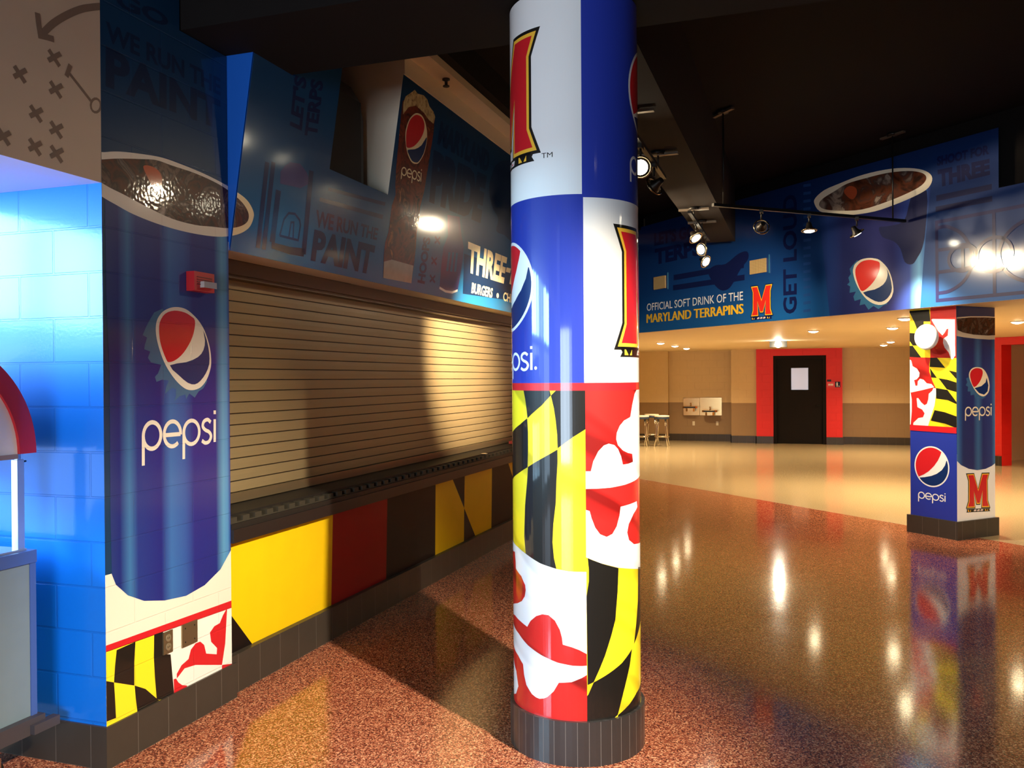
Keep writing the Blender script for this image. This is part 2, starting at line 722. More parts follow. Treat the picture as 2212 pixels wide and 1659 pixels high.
def letter_strokes():
    """the rounded lower-case drink wordmark: stroke paths on a unit x-height, advance along x"""
    S = []
    def bowl(cx):
        return [(cx + .47 * math.cos(a), .5 + .47 * math.sin(a)) for a in np.linspace(0, 2 * math.pi, 29)[:-1]]
    x = 0.06
    def pee(x):
        S.append((bowl(x + .47), True))
        S.append(([(x, .5), (x, -.52)], False))
    pee(x)
    x += 1.12
    S.append(([(x + .94, .45)] + [(x + .47 + .47 * math.cos(t), .5 + .47 * math.sin(t)) for t in np.linspace(0, math.radians(312), 26)], False))
    S.append(([(x + .02, .47), (x + .93, .47)], False))
    x += 1.12
    pee(x)
    x += 1.10
    S.append((smooth_open([(x + .56, .86), (x + .36, .98), (x + .12, .9), (x + .06, .7), (x + .22, .55), (x + .46, .45), (x + .58, .27), (x + .46, .06), (x + .22, .01), (x + .0, .12)]), False))
    x += .82
    S.append(([(x, 0), (x, .98)], False))
    S.append(([(x, 1.2), (x, 1.36)], False))
    return S, x + .06
WM, WM_W = letter_strokes()

def wordmark(art, quad, m, k, px=True, w=0.155):
    """quad spans baseline to x-height over the width of the word"""
    if px:
        quad = [art.s.uv(*q) for q in quad]
    tl, tr, br, bl = [np.array(q, float) for q in quad]
    def mp(p):
        x, y = p[0] / WM_W, p[1]
        return (bl * (1 - x) + br * x) * (1 - y) + (tl * (1 - x) + tr * x) * y
    for si, (pts, closed) in enumerate(WM):
        P = [np.array(p, float) for p in pts]
        n = len(P)
        V, tr_ = [], []
        for side in (1, -1):
            for i in range(n):
                a = P[i] - P[i - 1] if (i > 0 or closed) else P[i + 1] - P[i]
                b = P[(i + 1) % n] - P[i] if (i < n - 1 or closed) else a
                a, b = a / np.linalg.norm(a), b / np.linalg.norm(b)
                q = np.array([-a[1], a[0]]) + np.array([-b[1], b[0]])
                q = q / max(0.6, (q @ q) / 2)
                V.append(tuple(mp(P[i] + q * side * w / 2)))
        for i in range(n if closed else n - 1):
            j = (i + 1) % n
            tr_.append((i, n + i, n + j, j))
        art._emit(V, tr_, m, k + .12 * si)

MLOGO = [(0, 0), (.3, 0), (.285, .5), (.44, .11), (.56, .11), (.715, .5), (.7, 0), (1, 0), (.925, .17), (.925, .83), (1, 1), (.73, 1), (.5, .48), (.27, 1), (0, 1), (.075, .83), (.075, .17)]
def m_logo(art, quad, red, gold, black, k, px=True, banner=None, white=None):
    if px:
        quad = [art.s.uv(*q) for q in quad]
    for off, m, kk in ((.062, black, 0), (.032, gold, 1), (0.0, red, 2)):
        art.uvpoly(art.quadmap(offset_poly(MLOGO, off), quad), m, k + kk)
    if banner:
        if px:
            banner = [art.s.uv(*q) for q in banner]
        bq = lambda pts: art.quadmap(pts, banner)
        art.uvpoly(bq([(0, 0), (1, 0), (.97, .5), (1, 1), (0, 1), (.03, .5)]), black, k)
        for x in (.06, .78):
            art.uvpoly(bq([(x, .2), (x + .06, .2), (x + .02, .8), (x, .8)]), gold, k + 1)
            art.uvpoly(bq([(x + .08, .2), (x + .12, .2), (x + .12, .8)]), gold, k + 1)
        for x in (.30, .44, .58):
            art.uvpoly(bq([(x, .25), (x + .1, .25), (x + .12, .75), (x + .03, .75)]), white, k + 1)
            art.uvpoly(bq([(x + .03, .35), (x + .08, .35), (x + .07, .65)]), red, k + 2)

# ------------------------------------------------------------------ materials
BLK = (0.4064, 0.2032, 0.0045, 0.5, None)
def blk(name, c, **k):
    return mat(name, c, rough=0.45, coat=0.75, coat_rough=0.07, block=BLK, bump=0.045, bscale=60, spec=0.2, **k)
def vin(name, c, rough=0.42, coat=0.8, cr=0.05, **k):
    return mat(name, c, rough=rough, coat=coat, coat_rough=cr, spec=0.2, **k)

C_BLUE, C_RED, C_YEL, C_BLK, C_WHT, C_GOLD = rgb(38, 56, 160), rgb(205, 32, 40), rgb(250, 222, 40), rgb(24, 22, 20), rgb(238, 238, 236), rgb(245, 190, 60)
C_NAVY, C_TEAL = rgb(26, 40, 92), rgb(24, 92, 140)
C_INK = rgb(30, 34, 84)

v_blue, v_red, v_yel = vin('vinyl_blue', C_BLUE), vin('vinyl_red', C_RED), vin('vinyl_yellow', C_YEL)
v_blk, v_wht, v_gold = vin('vinyl_black', C_BLK), vin('vinyl_white', C_WHT), vin('vinyl_gold', C_GOLD)
v_navy = vin('vinyl_navy', rgb(16, 44, 100))
fl_red = vin('flag_red', rgb(200, 36, 34), fold=0.65)
fl_yel = vin('flag_yellow', rgb(248, 220, 40), fold=0.4)
fl_wht = vin('flag_white', C_WHT, fold=0.22)
fl_blk = vin('flag_black', C_BLK)

paint_black = mat('ceiling_black_paint', rgb(20, 15, 13), 0.9, spec=0.2)
beam_black = mat('beam_dark_brown_paint', rgb(34, 25, 20), 0.85, spec=0.2)
steel_dark = mat('dark_metal', rgb(40, 38, 36), 0.45, metal=0.6)
chrome = mat('chrome', rgb(215, 212, 205), 0.12, metal=1.0)
stainless = mat('stainless_steel', rgb(205, 172, 118), 0.24, metal=1.0, bump=0.1, bscale=8)
cream = mat('cream_paint', rgb(214, 198, 172), 0.6, noise=0.04)
tan_paint = mat('tan_paint', rgb(206, 186, 160), 0.6, noise=0.05)
white_paint = mat('white_paint', rgb(236, 236, 236), 0.6)
base_tile = mat('dark_base_tile', rgb(62, 55, 48), 0.42, coat=0.08, coat_rough=0.2, spec=0.25, noise=0.1, nscale=12, block=(0.2032, 0.8, 0.0025, 0.0, rgb(96, 88, 80)))

def terrazzo():
    m, N, L, B = nodes_of('red_terrazzo')
    uv = N.new('ShaderNodeUVMap')
    v = N.new('ShaderNodeTexVoronoi')
    v.inputs['Scale'].default_value = 150
    L.new(uv.outputs[0], v.inputs['Vector'])
    sp = N.new('ShaderNodeSeparateXYZ')
    L.new(v.outputs['Color'], sp.inputs[0])
    r = N.new('ShaderNodeValToRGB')
    el = r.color_ramp.elements
    for _ in range(3):
        el.new(0.5)
    for e, (p, c) in zip(el, [(0.0, rgb(74, 36, 28)), (0.25, rgb(120, 60, 44)), (0.5, rgb(154, 84, 60)), (0.75, rgb(190, 116, 84)), (1.0, rgb(232, 172, 132))]):
        e.position = p
        e.color = c
    L.new(sp.outputs[0], r.inputs[0])
    L.new(r.outputs[0], B.inputs['Base Color'])
    n = N.new('ShaderNodeTexNoise')
    n.inputs['Scale'].default_value = 3.0
    n.inputs['Detail'].default_value = 4
    L.new(uv.outputs[0], n.inputs['Vector'])
    mr = N.new('ShaderNodeMapRange')
    mr.inputs[3].default_value = 0.07
    mr.inputs[4].default_value = 0.15
    L.new(n.outputs['Fac'], mr.inputs[0])
    L.new(mr.outputs[0], B.inputs['Roughness'])
    return m
floor_red = terrazzo()
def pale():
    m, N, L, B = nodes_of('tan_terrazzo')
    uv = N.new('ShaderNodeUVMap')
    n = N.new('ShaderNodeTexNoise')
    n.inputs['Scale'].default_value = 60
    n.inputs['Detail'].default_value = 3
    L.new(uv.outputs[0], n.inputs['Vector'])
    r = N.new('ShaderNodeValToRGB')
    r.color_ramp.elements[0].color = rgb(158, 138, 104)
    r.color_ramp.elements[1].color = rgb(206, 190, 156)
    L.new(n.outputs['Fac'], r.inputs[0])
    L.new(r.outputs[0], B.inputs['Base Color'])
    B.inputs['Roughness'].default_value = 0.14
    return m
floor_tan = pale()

# ------------------------------------------------------------------ floor and ceiling
N_BULK, Z_BULK = 8.15, 2.487
N_JOINT = 8.60
def clip_half(poly, n, d, keep_less=True):
    out = []
    for i in range(len(poly)):
        a, b = np.array(poly[i], float), np.array(poly[(i + 1) % len(poly)], float)
        da, db = a @ n - d, b @ n - d
        if not keep_less:
            da, db = -da, -db
        if da <= 0: out.append(a)
        if (da < 0 < db) or (db < 0 < da): out.append(a + (b - a) * da / (da - db))
    return out
room = [(-8, -10, 0), (27, -10, 0), (27, 8, 0), (-8, 8, 0)]
mb = MB()
mb.poly(clip_half(room, ND, N_JOINT - 0.006), floor_red)
mb.poly(clip_half(clip_half(room, ND, N_JOINT - 0.006, False), ND, N_JOINT + 0.006), mat('brass_divider', rgb(110, 60, 40), 0.4))
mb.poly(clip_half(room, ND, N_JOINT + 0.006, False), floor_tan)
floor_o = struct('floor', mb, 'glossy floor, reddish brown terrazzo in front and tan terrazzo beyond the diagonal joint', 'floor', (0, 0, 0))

mb = MB()
mb.poly([(p[0], p[1], 4.4) for p in clip_half(room, ND, N_BULK + 0.2)][::-1], paint_black)
struct('ceiling', mb, 'black painted high ceiling over the front of the concourse', 'ceiling', (0, 0, 4.4))
# dark beams: one along the row of lamps, one across over the round column
mb = MB()
mb.box((4.36, 0.85, 3.57), (11.9, 1.27, 4.4), beam_black)
struct('trim_1', mb, 'long dark ceiling beam that the track lights hang below', 'beam')
mb = MB()
mb.box((3.60, -9.0, 3.515), (4.34, 4.0, 4.4), paint_black)
struct('trim_2', mb, 'black ceiling beam across the top of the round column', 'beam')

# ------------------------------------------------------------------ block pillar with the cup mural (left)
XP0, XP1, YP = 3.07, 3.965, 2.97
blue_block = mat('bright_blue_block_paint', rgb(8, 122, 240), 0.45, coat=0.4, coat_rough=0.12, spec=0.25, block=(0.4064, 0.2032, 0.0055, 0.5, rgb(8, 114, 228)), bump=0.10, bscale=70)
b_dark = blk('mural_teal', rgb(16, 58, 94))
b_ink = blk('mural_dark_lettering', rgb(16, 38, 70))
b_red, b_yel, b_blk, b_wht, b_cream = blk('mural_red', C_RED), blk('mural_yellow', C_YEL), blk('mural_black', C_BLK), blk('mural_white', rgb(240, 236, 228)), blk('mural_cream', rgb(236, 226, 208))
b_navy, b_cap = blk('mural_navy', rgb(20, 50, 104)), blk('mural_cap_teal', rgb(62, 108, 146))
cup_stops = [(0, rgb(34, 56, 120)), (.07, rgb(26, 42, 120)), (.14, rgb(58, 112, 168)), (.2, rgb(32, 54, 132)), (.38, rgb(30, 38, 122)), (.46, rgb(54, 104, 172)),
             (.58, rgb(46, 84, 158)), (.66, rgb(34, 42, 126)), (.86, rgb(30, 42, 124)), (.93, rgb(86, 148, 190)), (.97, rgb(76, 136, 190)), (1, rgb(36, 50, 130))]
b_cup = ramp_mat('mural_cup_blue', cup_stops, 'X', XP0 + .03, XP1, 0.45, 0.75, 0.07, BLK, spec=0.2, bump=0.045)
cola_stops = [(.30, rgb(28, 15, 11)), (.42, rgb(92, 42, 22)), (.5, rgb(52, 30, 24)), (.57, rgb(112, 84, 70)), (.62, rgb(60, 40, 34)), (.72, rgb(170, 150, 136))]
b_cola = drink_mat('mural_cola_and_ice', 6, cola_stops)

mb = MB()
mb.box((XP0, YP, 0), (XP1, 4.9, 3.51), blue_block, skip=('f',))
mb.box((XP0, YP, 3.51), (3.59, 4.9, 4.4), blue_block, skip=('f', 'b'))
P = Flat((0, YP, 0), (1, 0, 0), (0, 0, 1), 0.0004)
A = Art(P, mb, (XP0, 0.19, XP1, 4.4))
A.uvpoly([(XP0, 0), (XP1, 0), (XP1, 3.51), (3.59, 3.51), (3.59, 4.4), (XP0, 4.4)], b_dark, 0, (None, None, None, None))
zw = P.uv(231, 1242)[1]
A.rect(XP0, 0.1, XP1, zw, b_cream, 1)
A.px([(226, 420), (229, 640), (236, 800), (238, 1100), (241, 1240), (250, 1263), (276, 1286), (311, 1298), (356, 1297), (402, 1287), (442, 1264), (476, 1230), (500, 1186), (500, 400), (360, 380)], b_cup, 2)
# rim of the cup with cola and ice
z1 = lambda pts: [(.33755 * x, .33755 * y) for x, y in pts]
RIM = z1([(560, 985), (665, 974), (760, 970), (900, 985), (1040, 1010), (1180, 1060), (1300, 1110), (1420, 1170), (1510, 1225), (1580, 1280), (1620, 1350), (1620, 1400), (1590, 1460), (1520, 1500), (1420, 1515), (1300, 1505), (1150, 1475), (1000, 1430), (850, 1370), (740, 1310), (640, 1250), (520, 1150)])
RIM_IN = z1([(600, 1030), (665, 1020), (760, 1015), (900, 1018), (1000, 1025), (1100, 1060), (1250, 1110), (1400, 1180), (1500, 1250), (1560, 1310), (1590, 1370), (1580, 1420), (1530, 1450), (1450, 1460), (1350, 1450), (1250, 1440), (1100, 1400), (950, 1330), (800, 1250), (665, 1180), (560, 1090)])
ORANGE = z1([(915, 1065), (960, 1062), (1010, 1090), (1035, 1140), (1030, 1200), (1000, 1225), (970, 1190), (940, 1130)])
b_orange = blk('mural_amber_ice', rgb(196, 84, 40))
A.px(RIM, b_cream, 3, 4)
A.px(RIM_IN, b_cola, 4, 4)
A.px(ORANGE, b_orange, 5, 4)
# bottle cap with the round emblem
z2 = lambda pts: [(.33755 * x, 540 + .33755 * y) for x, y in pts]
CAP = z2([(1040, 375), (985, 400), (950, 460), (930, 500), (912, 545), (940, 560), (925, 610), (922, 635), (960, 650), (945, 690), (965, 720), (1030, 735), (1010, 790), (990, 812), (1000, 845), (1035, 830), (1080, 835), (1062, 875), (1055, 920), (1100, 882), (1125, 890), (1125, 935), (1113, 968), (1150, 935), (1185, 925), (1190, 955), (1210, 918), (1245, 945), (1270, 905), (1300, 885), (1325, 840), (1300, 760), (1100, 500)])
G_OUT = [(1130, 365), (1190, 380), (1245, 425), (1285, 475), (1315, 535), (1342, 630), (1350, 720), (1340, 780), (1318, 835), (1280, 880), (1230, 897), (1180, 885), (1120, 830), (1060, 740), (1020, 640), (997, 540), (1000, 460), (1030, 405), (1075, 375)]
G_RED = [(1115, 388), (1180, 400), (1222, 425), (1245, 450), (1242, 510), (1220, 580), (1175, 655), (1125, 702), (1080, 718), (1062, 700), (1030, 615), (1017, 540), (1020, 465), (1055, 408)]
G_BLU = [(1298, 515), (1322, 580), (1337, 660), (1337, 730), (1315, 790), (1280, 838), (1245, 860), (1200, 850), (1140, 800), (1085, 738), (1190, 718), (1265, 685), (1300, 640), (1310, 580)]
A.px(CAP, b_cap, 3)
A.px(z2(G_OUT), b_cream, 4, 4)
A.px(z2(G_RED), b_red, 5, 3)
A.px(z2(G_BLU), b_navy, 5, 2)
wordmark(A, z2([(908, 1100), (1378, 1080), (1378, 1228), (908, 1285)]), b_cream, 4)
# dark lettering above the cup
z5 = lambda pts: [(220 + .20498 * x, .20494 * y) for x, y in pts]
A.text('WE RUN THE', z5([(40, 220), (1250, 830), (1250, 1010), (40, 430)]), b_ink, 1, 0.03)
A.text('PAINT', z5([(40, 480), (1250, 1060), (1250, 1370), (40, 910)]), b_ink, 1, 0.04)
A.text('GO', z5([(140, -120), (700, 160), (700, 300), (140, 60)]), b_ink, 1, 0.04)
# red line and flag along the foot
z3 = lambda pts: [(.33755 * x, 1100 + .33695 * y) for x, y in pts]
A.px([(225, 1396), (500, 1297), (500, 1313), (225, 1410)], b_red, 3)
A.px(z3([(660, 920), (1042, 784), (1060, 960), (1113, 1190), (660, 1420)]), b_yel, 3)
A.px(z3([(1040, 785), (1490, 627), (1490, 1040), (1100, 1200), (1113, 1180), (1092, 980)]), b_wht, 3)
for q in ([(745, 903), (865, 849), (858, 980), (858, 1130), (728, 1110), (734, 1010)], [(670, 1100), (728, 1110), (734, 1200), (741, 1338), (670, 1366)],
          [(985, 804), (1042, 784), (1046, 930), (1090, 930), (1113, 1190), (1020, 1222), (1001, 1215), (990, 1080), (983, 950)],
          [(860, 1130), (930, 1152), (1003, 1215), (1018, 1224), (878, 1302), (868, 1220)]):
    A.px(z3(q), b_blk, 4)
for q in ([(1452, 632), (1440, 860), (1419, 998), (1250, 998), (1180, 1020), (1130, 1085), (1130, 1055), (1160, 1000), (1205, 960), (1220, 900), (1250, 860), (1280, 848), (1305, 870), (1318, 925), (1385, 930), (1388, 890), (1350, 850), (1342, 790), (1370, 750), (1405, 730), (1425, 680)],
          [(1110, 1090), (1125, 1085), (1140, 1110), (1165, 1128), (1195, 1130), (1195, 1150), (1113, 1195)], [(1420, 998), (1490, 989), (1490, 1010), (1417, 1035)]):
    A.px(z3(q), b_red, 4)
pil = tag(build('block_pillar', mb, None, (3.5, 3.6, 0)), 'blue painted block pillar with a big soft drink cup mural left of the shutter', 'pillar', None, 'thing')

# wall base tiles
mb = MB()
mb.box((XP0 - .012, YP - .012, 0), (XP1 + .03, YP, 0.192), base_tile)
mb.box((XP0 - .012, YP, 0), (XP0, 4.9, 0.192), base_tile)
struct('baseboard_left', mb, 'dark tile base round the foot of the blue block pillar', 'baseboard')
mb = MB()
mb.box((XP1 + .03, 3.0, 0), (14.3, 3.04, 0.214), base_tile)
struct('baseboard_counter', mb, 'dark tile base under the service counter', 'baseboard')

# fittings on the pillar
def on_pillar(x, y, dy=0.0):
    return at_plane(x, y, (0, 1, 0), YP - dy)
t = thing('fire_alarm_strobe', 'red wall fire alarm with clear strobe on the blue block pillar', 'fire alarm', tuple(on_pillar(424, 640)))
a, b = on_pillar(402, 586), on_pillar(446, 630)
mb = MB()
red_plastic = mat('red_alarm_plastic', rgb(196, 30, 34), 0.4)
mb.box((a[0], YP - .05, b[2] - .01), (b[0], YP, a[2]), red_plastic)
build('housing', mb, t)
mb = MB()
zc = (a[2] + b[2]) / 2 - .02
mb.box((a[0] + .045, YP - .075, zc - .016), (b[0] - .012, YP - .05, zc + .016), mat('clear_strobe_lens', rgb(220, 210, 200), 0.08, coat=1.0, metal=0.4))
build('strobe_lens', mb, t)['label'] = 'clear strobe lens'
mb = MB()
for k in range(4):
    mb.box((a[0] + .02, YP - .053, a[2] - .03 - .012 * k), (b[0] - .02, YP - .05, a[2] - .025 - .012 * k), mat('dark_red_grille', rgb(120, 16, 20), 0.5))
build('sounder_grille', mb, t)

brass = mat('brushed_cover_plate', rgb(150, 132, 100), 0.35, metal=0.8)
t = thing('wall_outlet', 'double power outlet with metal cover plate on the flag mural', 'outlet', tuple(on_pillar(361, 1388)))
a, b = on_pillar(350.5, 1365), on_pillar(371, 1408)
zt, zb = on_pillar(361, 1363)[2], on_pillar(361, 1411)[2]
mb = MB()
mb.box((a[0], YP - .008, zb), (b[0], YP, zt), brass)
build('cover_plate', mb, t)
for s in (0.3, 0.7):
    mb = MB()
    zc = zb + (zt - zb) * s
    xc = (a[0] + b[0]) / 2
    mb.rev((xc, YP - .008, zc), (0, -1, 0), [(0, .019), (.003, .018)], mat('outlet_face', rgb(120, 104, 80), 0.4), 20)
    for dx in (-.006, .006):
        mb.box((xc + dx - .0012, YP - .0118, zc - .004), (xc + dx + .0012, YP - .011, zc + .005), v_blk)
    build('socket', mb, t)
a, b = on_pillar(391, 1372), on_pillar(424, 1360)
zt, zb = on_pillar(407, 1344)[2], on_pillar(407, 1393)[2]
t = thing('blank_cover_plate', 'square blank metal cover plate right of the wall outlet', 'cover plate', ((a[0] + b[0]) / 2, YP, zb))
mb = MB()
mb.box((a[0], YP - .008, zb), (b[0], YP, zt), brass)
build('plate', mb, t)
for sx, sz in ((.2, .2), (.8, .2), (.2, .8), (.8, .8)):
    mb = MB()
    mb.rev((a[0] + (b[0] - a[0]) * sx, YP - .008, zb + (zt - zb) * sz), (0, -1, 0), [(0, .004), (.002, .003)], steel_dark, 10)
    build('screw', mb, t)

# ------------------------------------------------------------------ header and recess on the far left
mb = MB()
mb.box((-3.2, YP, 2.632), (XP0, 4.02, 4.4), tan_paint, skip=('b',))
mb.poly([(-3.2, YP, 2.632), (-3.2, 4.02, 2.632), (XP0, 4.02, 2.632), (XP0, YP, 2.632)], white_paint)
HP = Flat((0, YP, 0), (1, 0, 0), (0, 0, 1), 0.0005)
A = Art(HP, mb, (None, 2.64, XP0 - .001, None))
chalk = mat('brown_diagram_paint', rgb(132, 110, 92), 0.6)
zz = lambda pts: [(.33755 * x, .33755 * y) for x, y in pts]
A.pxstroke(zz([(660, 40), (600, 45), (520, 58), (430, 95), (340, 150), (262, 225)]), .03, chalk, 1, sm=4)
A.pxstroke(zz([(238, 82), (246, 150), (258, 228), (300, 238), (344, 252)]), .026, chalk, 2)
for cx_, cy_ in ((345, 365), (125, 470), (355, 568), (228, 722), (22, 870), (358, 825), (222, 935), (360, 980)):
    A.pxstroke(zz([(cx_ - 34, cy_ - 48), (cx_ + 36, cy_ + 60)]), .02, chalk, 1)
    A.pxstroke(zz([(cx_ - 38, cy_ + 22), (cx_ + 42, cy_ - 22)]), .02, chalk, 2)
A.pxstroke(zz([(440, 465), (580, 645)]), .014, chalk, 1)
A.pxstroke(zz([(424, 490), (450, 415)]), .022, chalk, 2)
A.pxstroke(zz([(612 + 32 * math.cos(k * .45), 675 + 44 * math.sin(k * .45)) for k in range(14)]), .011, chalk, 1, closed=True)
struct('wall_header', mb, 'beige header wall with a brown painted play diagram at upper left', 'wall')
mb = MB()
mb.box((-6.2, 6.5, 0), (-4.4, 6.7, 4.4), tan_paint)
mb.box((2.0, 6.5, 0), (XP1, 6.7, 4.4), tan_paint)
mb.box((-4.4, 6.5, 3.55), (2.0, 6.7, 4.4), tan_paint)
struct('wall_entrance', mb, 'wall round the glazed entrance in the recess on the left', 'wall')
mb = MB()
fr = mat('window_frame_metal', rgb(70, 70, 72), 0.4, metal=0.5)
for x in (-4.4, -3.5, -2.6, -1.7, -0.8, 0.1, 1.0, 1.92):
    mb.box((x, 6.5, 0), (x + .08, 6.58, 3.55), fr)
mb.box((-4.4, 6.5, 2.14), (2.0, 6.58, 2.26), fr)
mb.box((-4.4, 6.5, 0), (2.0, 6.58, 0.22), fr)
struct('window_1', mb, 'metal framed glazed entrance in the recess on the left', 'window')
mb = MB()
for y in (-1.1, -.35, .0, .8, 1.2, 2.05, 2.4, 3.4):
    mb.box((-7.0, y, 0), (-6.92, y + (.1 if y not in (0.0, 1.2, 2.4) else .22), 2.6), fr)
mb.box((-7.0, -1.1, 2.6), (-6.92, 3.5, 4.4), paint_black)
mb.box((-7.0, -10, 0), (-6.92, -1.1, 4.4), tan_paint)
mb.box((-7.0, 3.5, 0), (-6.92, 6.5, 4.4), tan_paint)
struct('wall_rear', mb, 'rear wall of the concourse with glazed doors, behind the viewer', 'wall')

# ------------------------------------------------------------------ roller shutter
t = thing('roller_shutter', 'closed beige metal roller shutter above the service counter', 'roller shutter', (9, 3.28, 1.0))
sh = mat('shutter_beige_metal', rgb(152, 132, 96), 0.45, metal=0.1, spec=0.3, noise=0.05, nscale=3)
shg = mat('shutter_groove', rgb(40, 30, 22), 0.6)
X0, X1 = XP1 + .001, 14.299
mb = MB()
z = 1.065
PITCH_S = 0.0685
while z < 2.43:
    y = 3.28
    prof = [(y + .002, z), (y - .001, z + .002), (y - .002, z + PITCH_S * .5), (y - .001, z + PITCH_S - .006), (y + .002, z + PITCH_S - .005), (y + .006, z + PITCH_S - .004), (y + .006, z + PITCH_S)]
    for i in range(len(prof) - 1):
        (ya, za), (yb, zb) = prof[i], prof[i + 1]
        mb.poly([(X0, ya, za), (X1, ya, za), (X1, yb, zb), (X0, yb, zb)], shg if i >= 4 else sh)
    z += PITCH_S
build('slat_curtain', mb, t)
mb = MB()
mb.box((X0, 3.255, 1.005), (X1, 3.285, 1.062), mat('shutter_bottom_metal', rgb(128, 112, 84), 0.4, metal=0.5))
build('bottom_bar', mb, t)
mb = MB()
hood = mat('shutter_hood_metal', rgb(96, 76, 58), 0.5, metal=0.3)
mb.box((X0, 3.172, 2.372), (X1, 3.6, 2.454), hood)
mb.box((X0, 3.2, 2.352), (X1, 3.6, 2.372), hood)
build('hood', mb, t)
mb = MB()
mb.box((X0, 3.29, 0.9), (X1, 3.6, 2.4), paint_black)
struct('wall_counter', mb, 'wall behind the roller shutter', 'wall')

# ------------------------------------------------------------------ service counter
t = thing('service_counter', 'long black service counter with yellow and red flag panels below the shutter', 'counter', (9, 3.1, 0.214))
ctop = mat('counter_black_laminate', rgb(36, 32, 28), 0.5, coat=0.0, spec=0.3, noise=0.1)
mb = MB()
mb.box((X0, 3.02, 0.925), (X1, 3.29, 1.0), ctop)
mb.box((X0, 2.962, 0.925), (X1, 3.02, 0.955), ctop)
build('worktop', mb, t)
mb = MB()
mb.box((X0, 2.95, 0.852), (X1, 3.1, 0.925), mat('counter_front_rail', rgb(34, 26, 22), 0.5))
build('front_rail', mb, t)
mb = MB()
tooth = mat('slotted_edge_grey', rgb(62, 56, 46), 0.6, spec=0.2)
x = X0
comb = [(X1, .955), (X0, .955)]
while x + .12 < X1:
    comb += [(x, .988), (x + .062, .988), (x + .062, .962), (x + .115, .962)]
    x += .115
comb += [(X1, .962)]
mb.prism([(x, 2.975, z) for x, z in comb], (0, .045, 0), tooth)
build('slotted_edge', mb, t)
# front panel leaning in towards its foot, with the flag graphics
lean = math.hypot(0.035, 0.632)
FP = Flat((0, 3.04, 0.214), (1, 0, 0), (0, -0.035 / lean, 0.632 / lean), 0.0005)
c_blk = mat('counter_black_paint', rgb(26, 18, 16), 0.5, spec=0.2)
c_yel = mat('counter_yellow_paint', rgb(252, 204, 16), 0.5, noise=0.05, spec=0.2)
c_red = mat('counter_red_paint', rgb(160, 10, 18), 0.45, spec=0.2)
mb = MB()
A = Art(FP, mb, (X0, 0.0, 14.3, 0.64))
A.rect(X0, 0, X1, lean + .012, c_blk, 0)
A.px([(490, 1172), (719.2, 1100), (715.3, 1311), (549, 1397), (500, 1330), (490, 1315)], c_yel, 1)
A.px([(719.2, 1100), (836.9, 1067), (834, 1251), (715.3, 1312)], c_red, 1)
A.px([(941, 1030), (975, 1022), (977.5, 1035), (1002.6, 1097.5), (1002, 1172), (939.9, 1202)], c_yel, 1)
A.px([(1004, 1015), (1062.8, 1000), (1061.3, 1145), (1027.5, 1160), (1002.8, 1098)], c_yel, 1)
A.px([(1093, 985), (1125, 980), (1125, 1085)], c_yel, 1)
build('front_panel', mb, t)

def scrap(name, label, x, y, size, c):
    p = at_floor(x, y, 1.001)
    mb = MB()
    n = 7
    mb.rev((p[0], p[1], 1.0), (0, 0, 1), [(0, size), (.003, size * 1.05), (.006, size * .5)], mat(name.split('.')[0] + '_paper', c, 0.6), n)
    tag(build(name, mb, None), label, 'scrap')
scrap('paper_scrap', 'crumpled pale scrap of paper lying on the counter near the round column', 1046, 980, .035, rgb(230, 200, 150))
mb = MB()
p = at_floor(1101, 957, 1.0)
mb.box((p[0] - .12, p[1] - .09, 1.0), (p[0] + .12, p[1] - .03, 1.03), mat('red_sponge', rgb(190, 66, 48), 0.7))
tag(build('red_block', mb), 'small red block lying on the counter beside the round column', 'block')

# ------------------------------------------------------------------ sloping sign fascia above the shutter
sl = np.array([0, -0.152, 0.988])
FA = Flat((0, 2.965, 2.455), (1, 0, 0), sl, 0.0008)
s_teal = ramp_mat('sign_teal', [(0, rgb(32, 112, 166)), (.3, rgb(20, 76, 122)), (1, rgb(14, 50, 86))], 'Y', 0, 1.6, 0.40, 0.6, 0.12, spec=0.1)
s_ink, s_ink2 = mat('sign_dark_lettering', rgb(18, 32, 76), 0.4, coat=0.6, coat_rough=0.12, spec=0.1), mat('sign_purple_print', rgb(66, 60, 110), 0.4, coat=0.6, coat_rough=0.12, spec=0.1)
s_dim = mat('sign_faint_lettering', rgb(12, 40, 76), 0.4, coat=0.6, coat_rough=0.12, spec=0.1)
s_cream, s_red, s_navy = mat('sign_cream', rgb(244, 226, 178), 0.4, coat=0.4), mat('sign_red', C_RED, 0.35, coat=0.5), mat('sign_navy', rgb(18, 44, 92), 0.35, coat=0.5)
s_cola = drink_mat('sign_cola', 6, [(.3, rgb(44, 18, 12)), (.45, rgb(120, 46, 26)), (.6, rgb(70, 28, 18)), (.75, rgb(176, 98, 54))])
s_foam = drink_mat('sign_ice_foam', 14, [(.3, rgb(120, 96, 66)), (.5, rgb(190, 170, 120)), (.8, rgb(214, 204, 160))])
s_base = mat('sign_glass_base', rgb(150, 128, 108), 0.35, coat=0.5, noise=0.3, nscale=12)
t = thing('sign_fascia', 'sloping blue sign band above the shutter with a tall drink glass', 'sign', (9, 2.9, 2.455))
def slab(u0, u1, v0, v1, mbx, m, th=.05):
    o = FA.pos(u0, v0, -th / FA.step)
    mbx.obox(o, (u1 - u0, 0, 0), sl * (v1 - v0), FA.n * (th - .0002), m)
VT = 1.62
mb = MB()
end_blue = mat('sign_end_blue', rgb(16, 92, 190), 0.45)
NB, N0, N1 = FA.uv(712, 365), FA.uv(726, 255)[0], FA.uv(838, 420)[0]
N0 = NB[0]
vn = NB[1]
slab(X0 + .01, 4.37, 0, 1.075, mb, end_blue)
slab(4.37, N0, 0, 1.85, mb, end_blue)
slab(N0, N1, 0, vn, mb, end_blue)
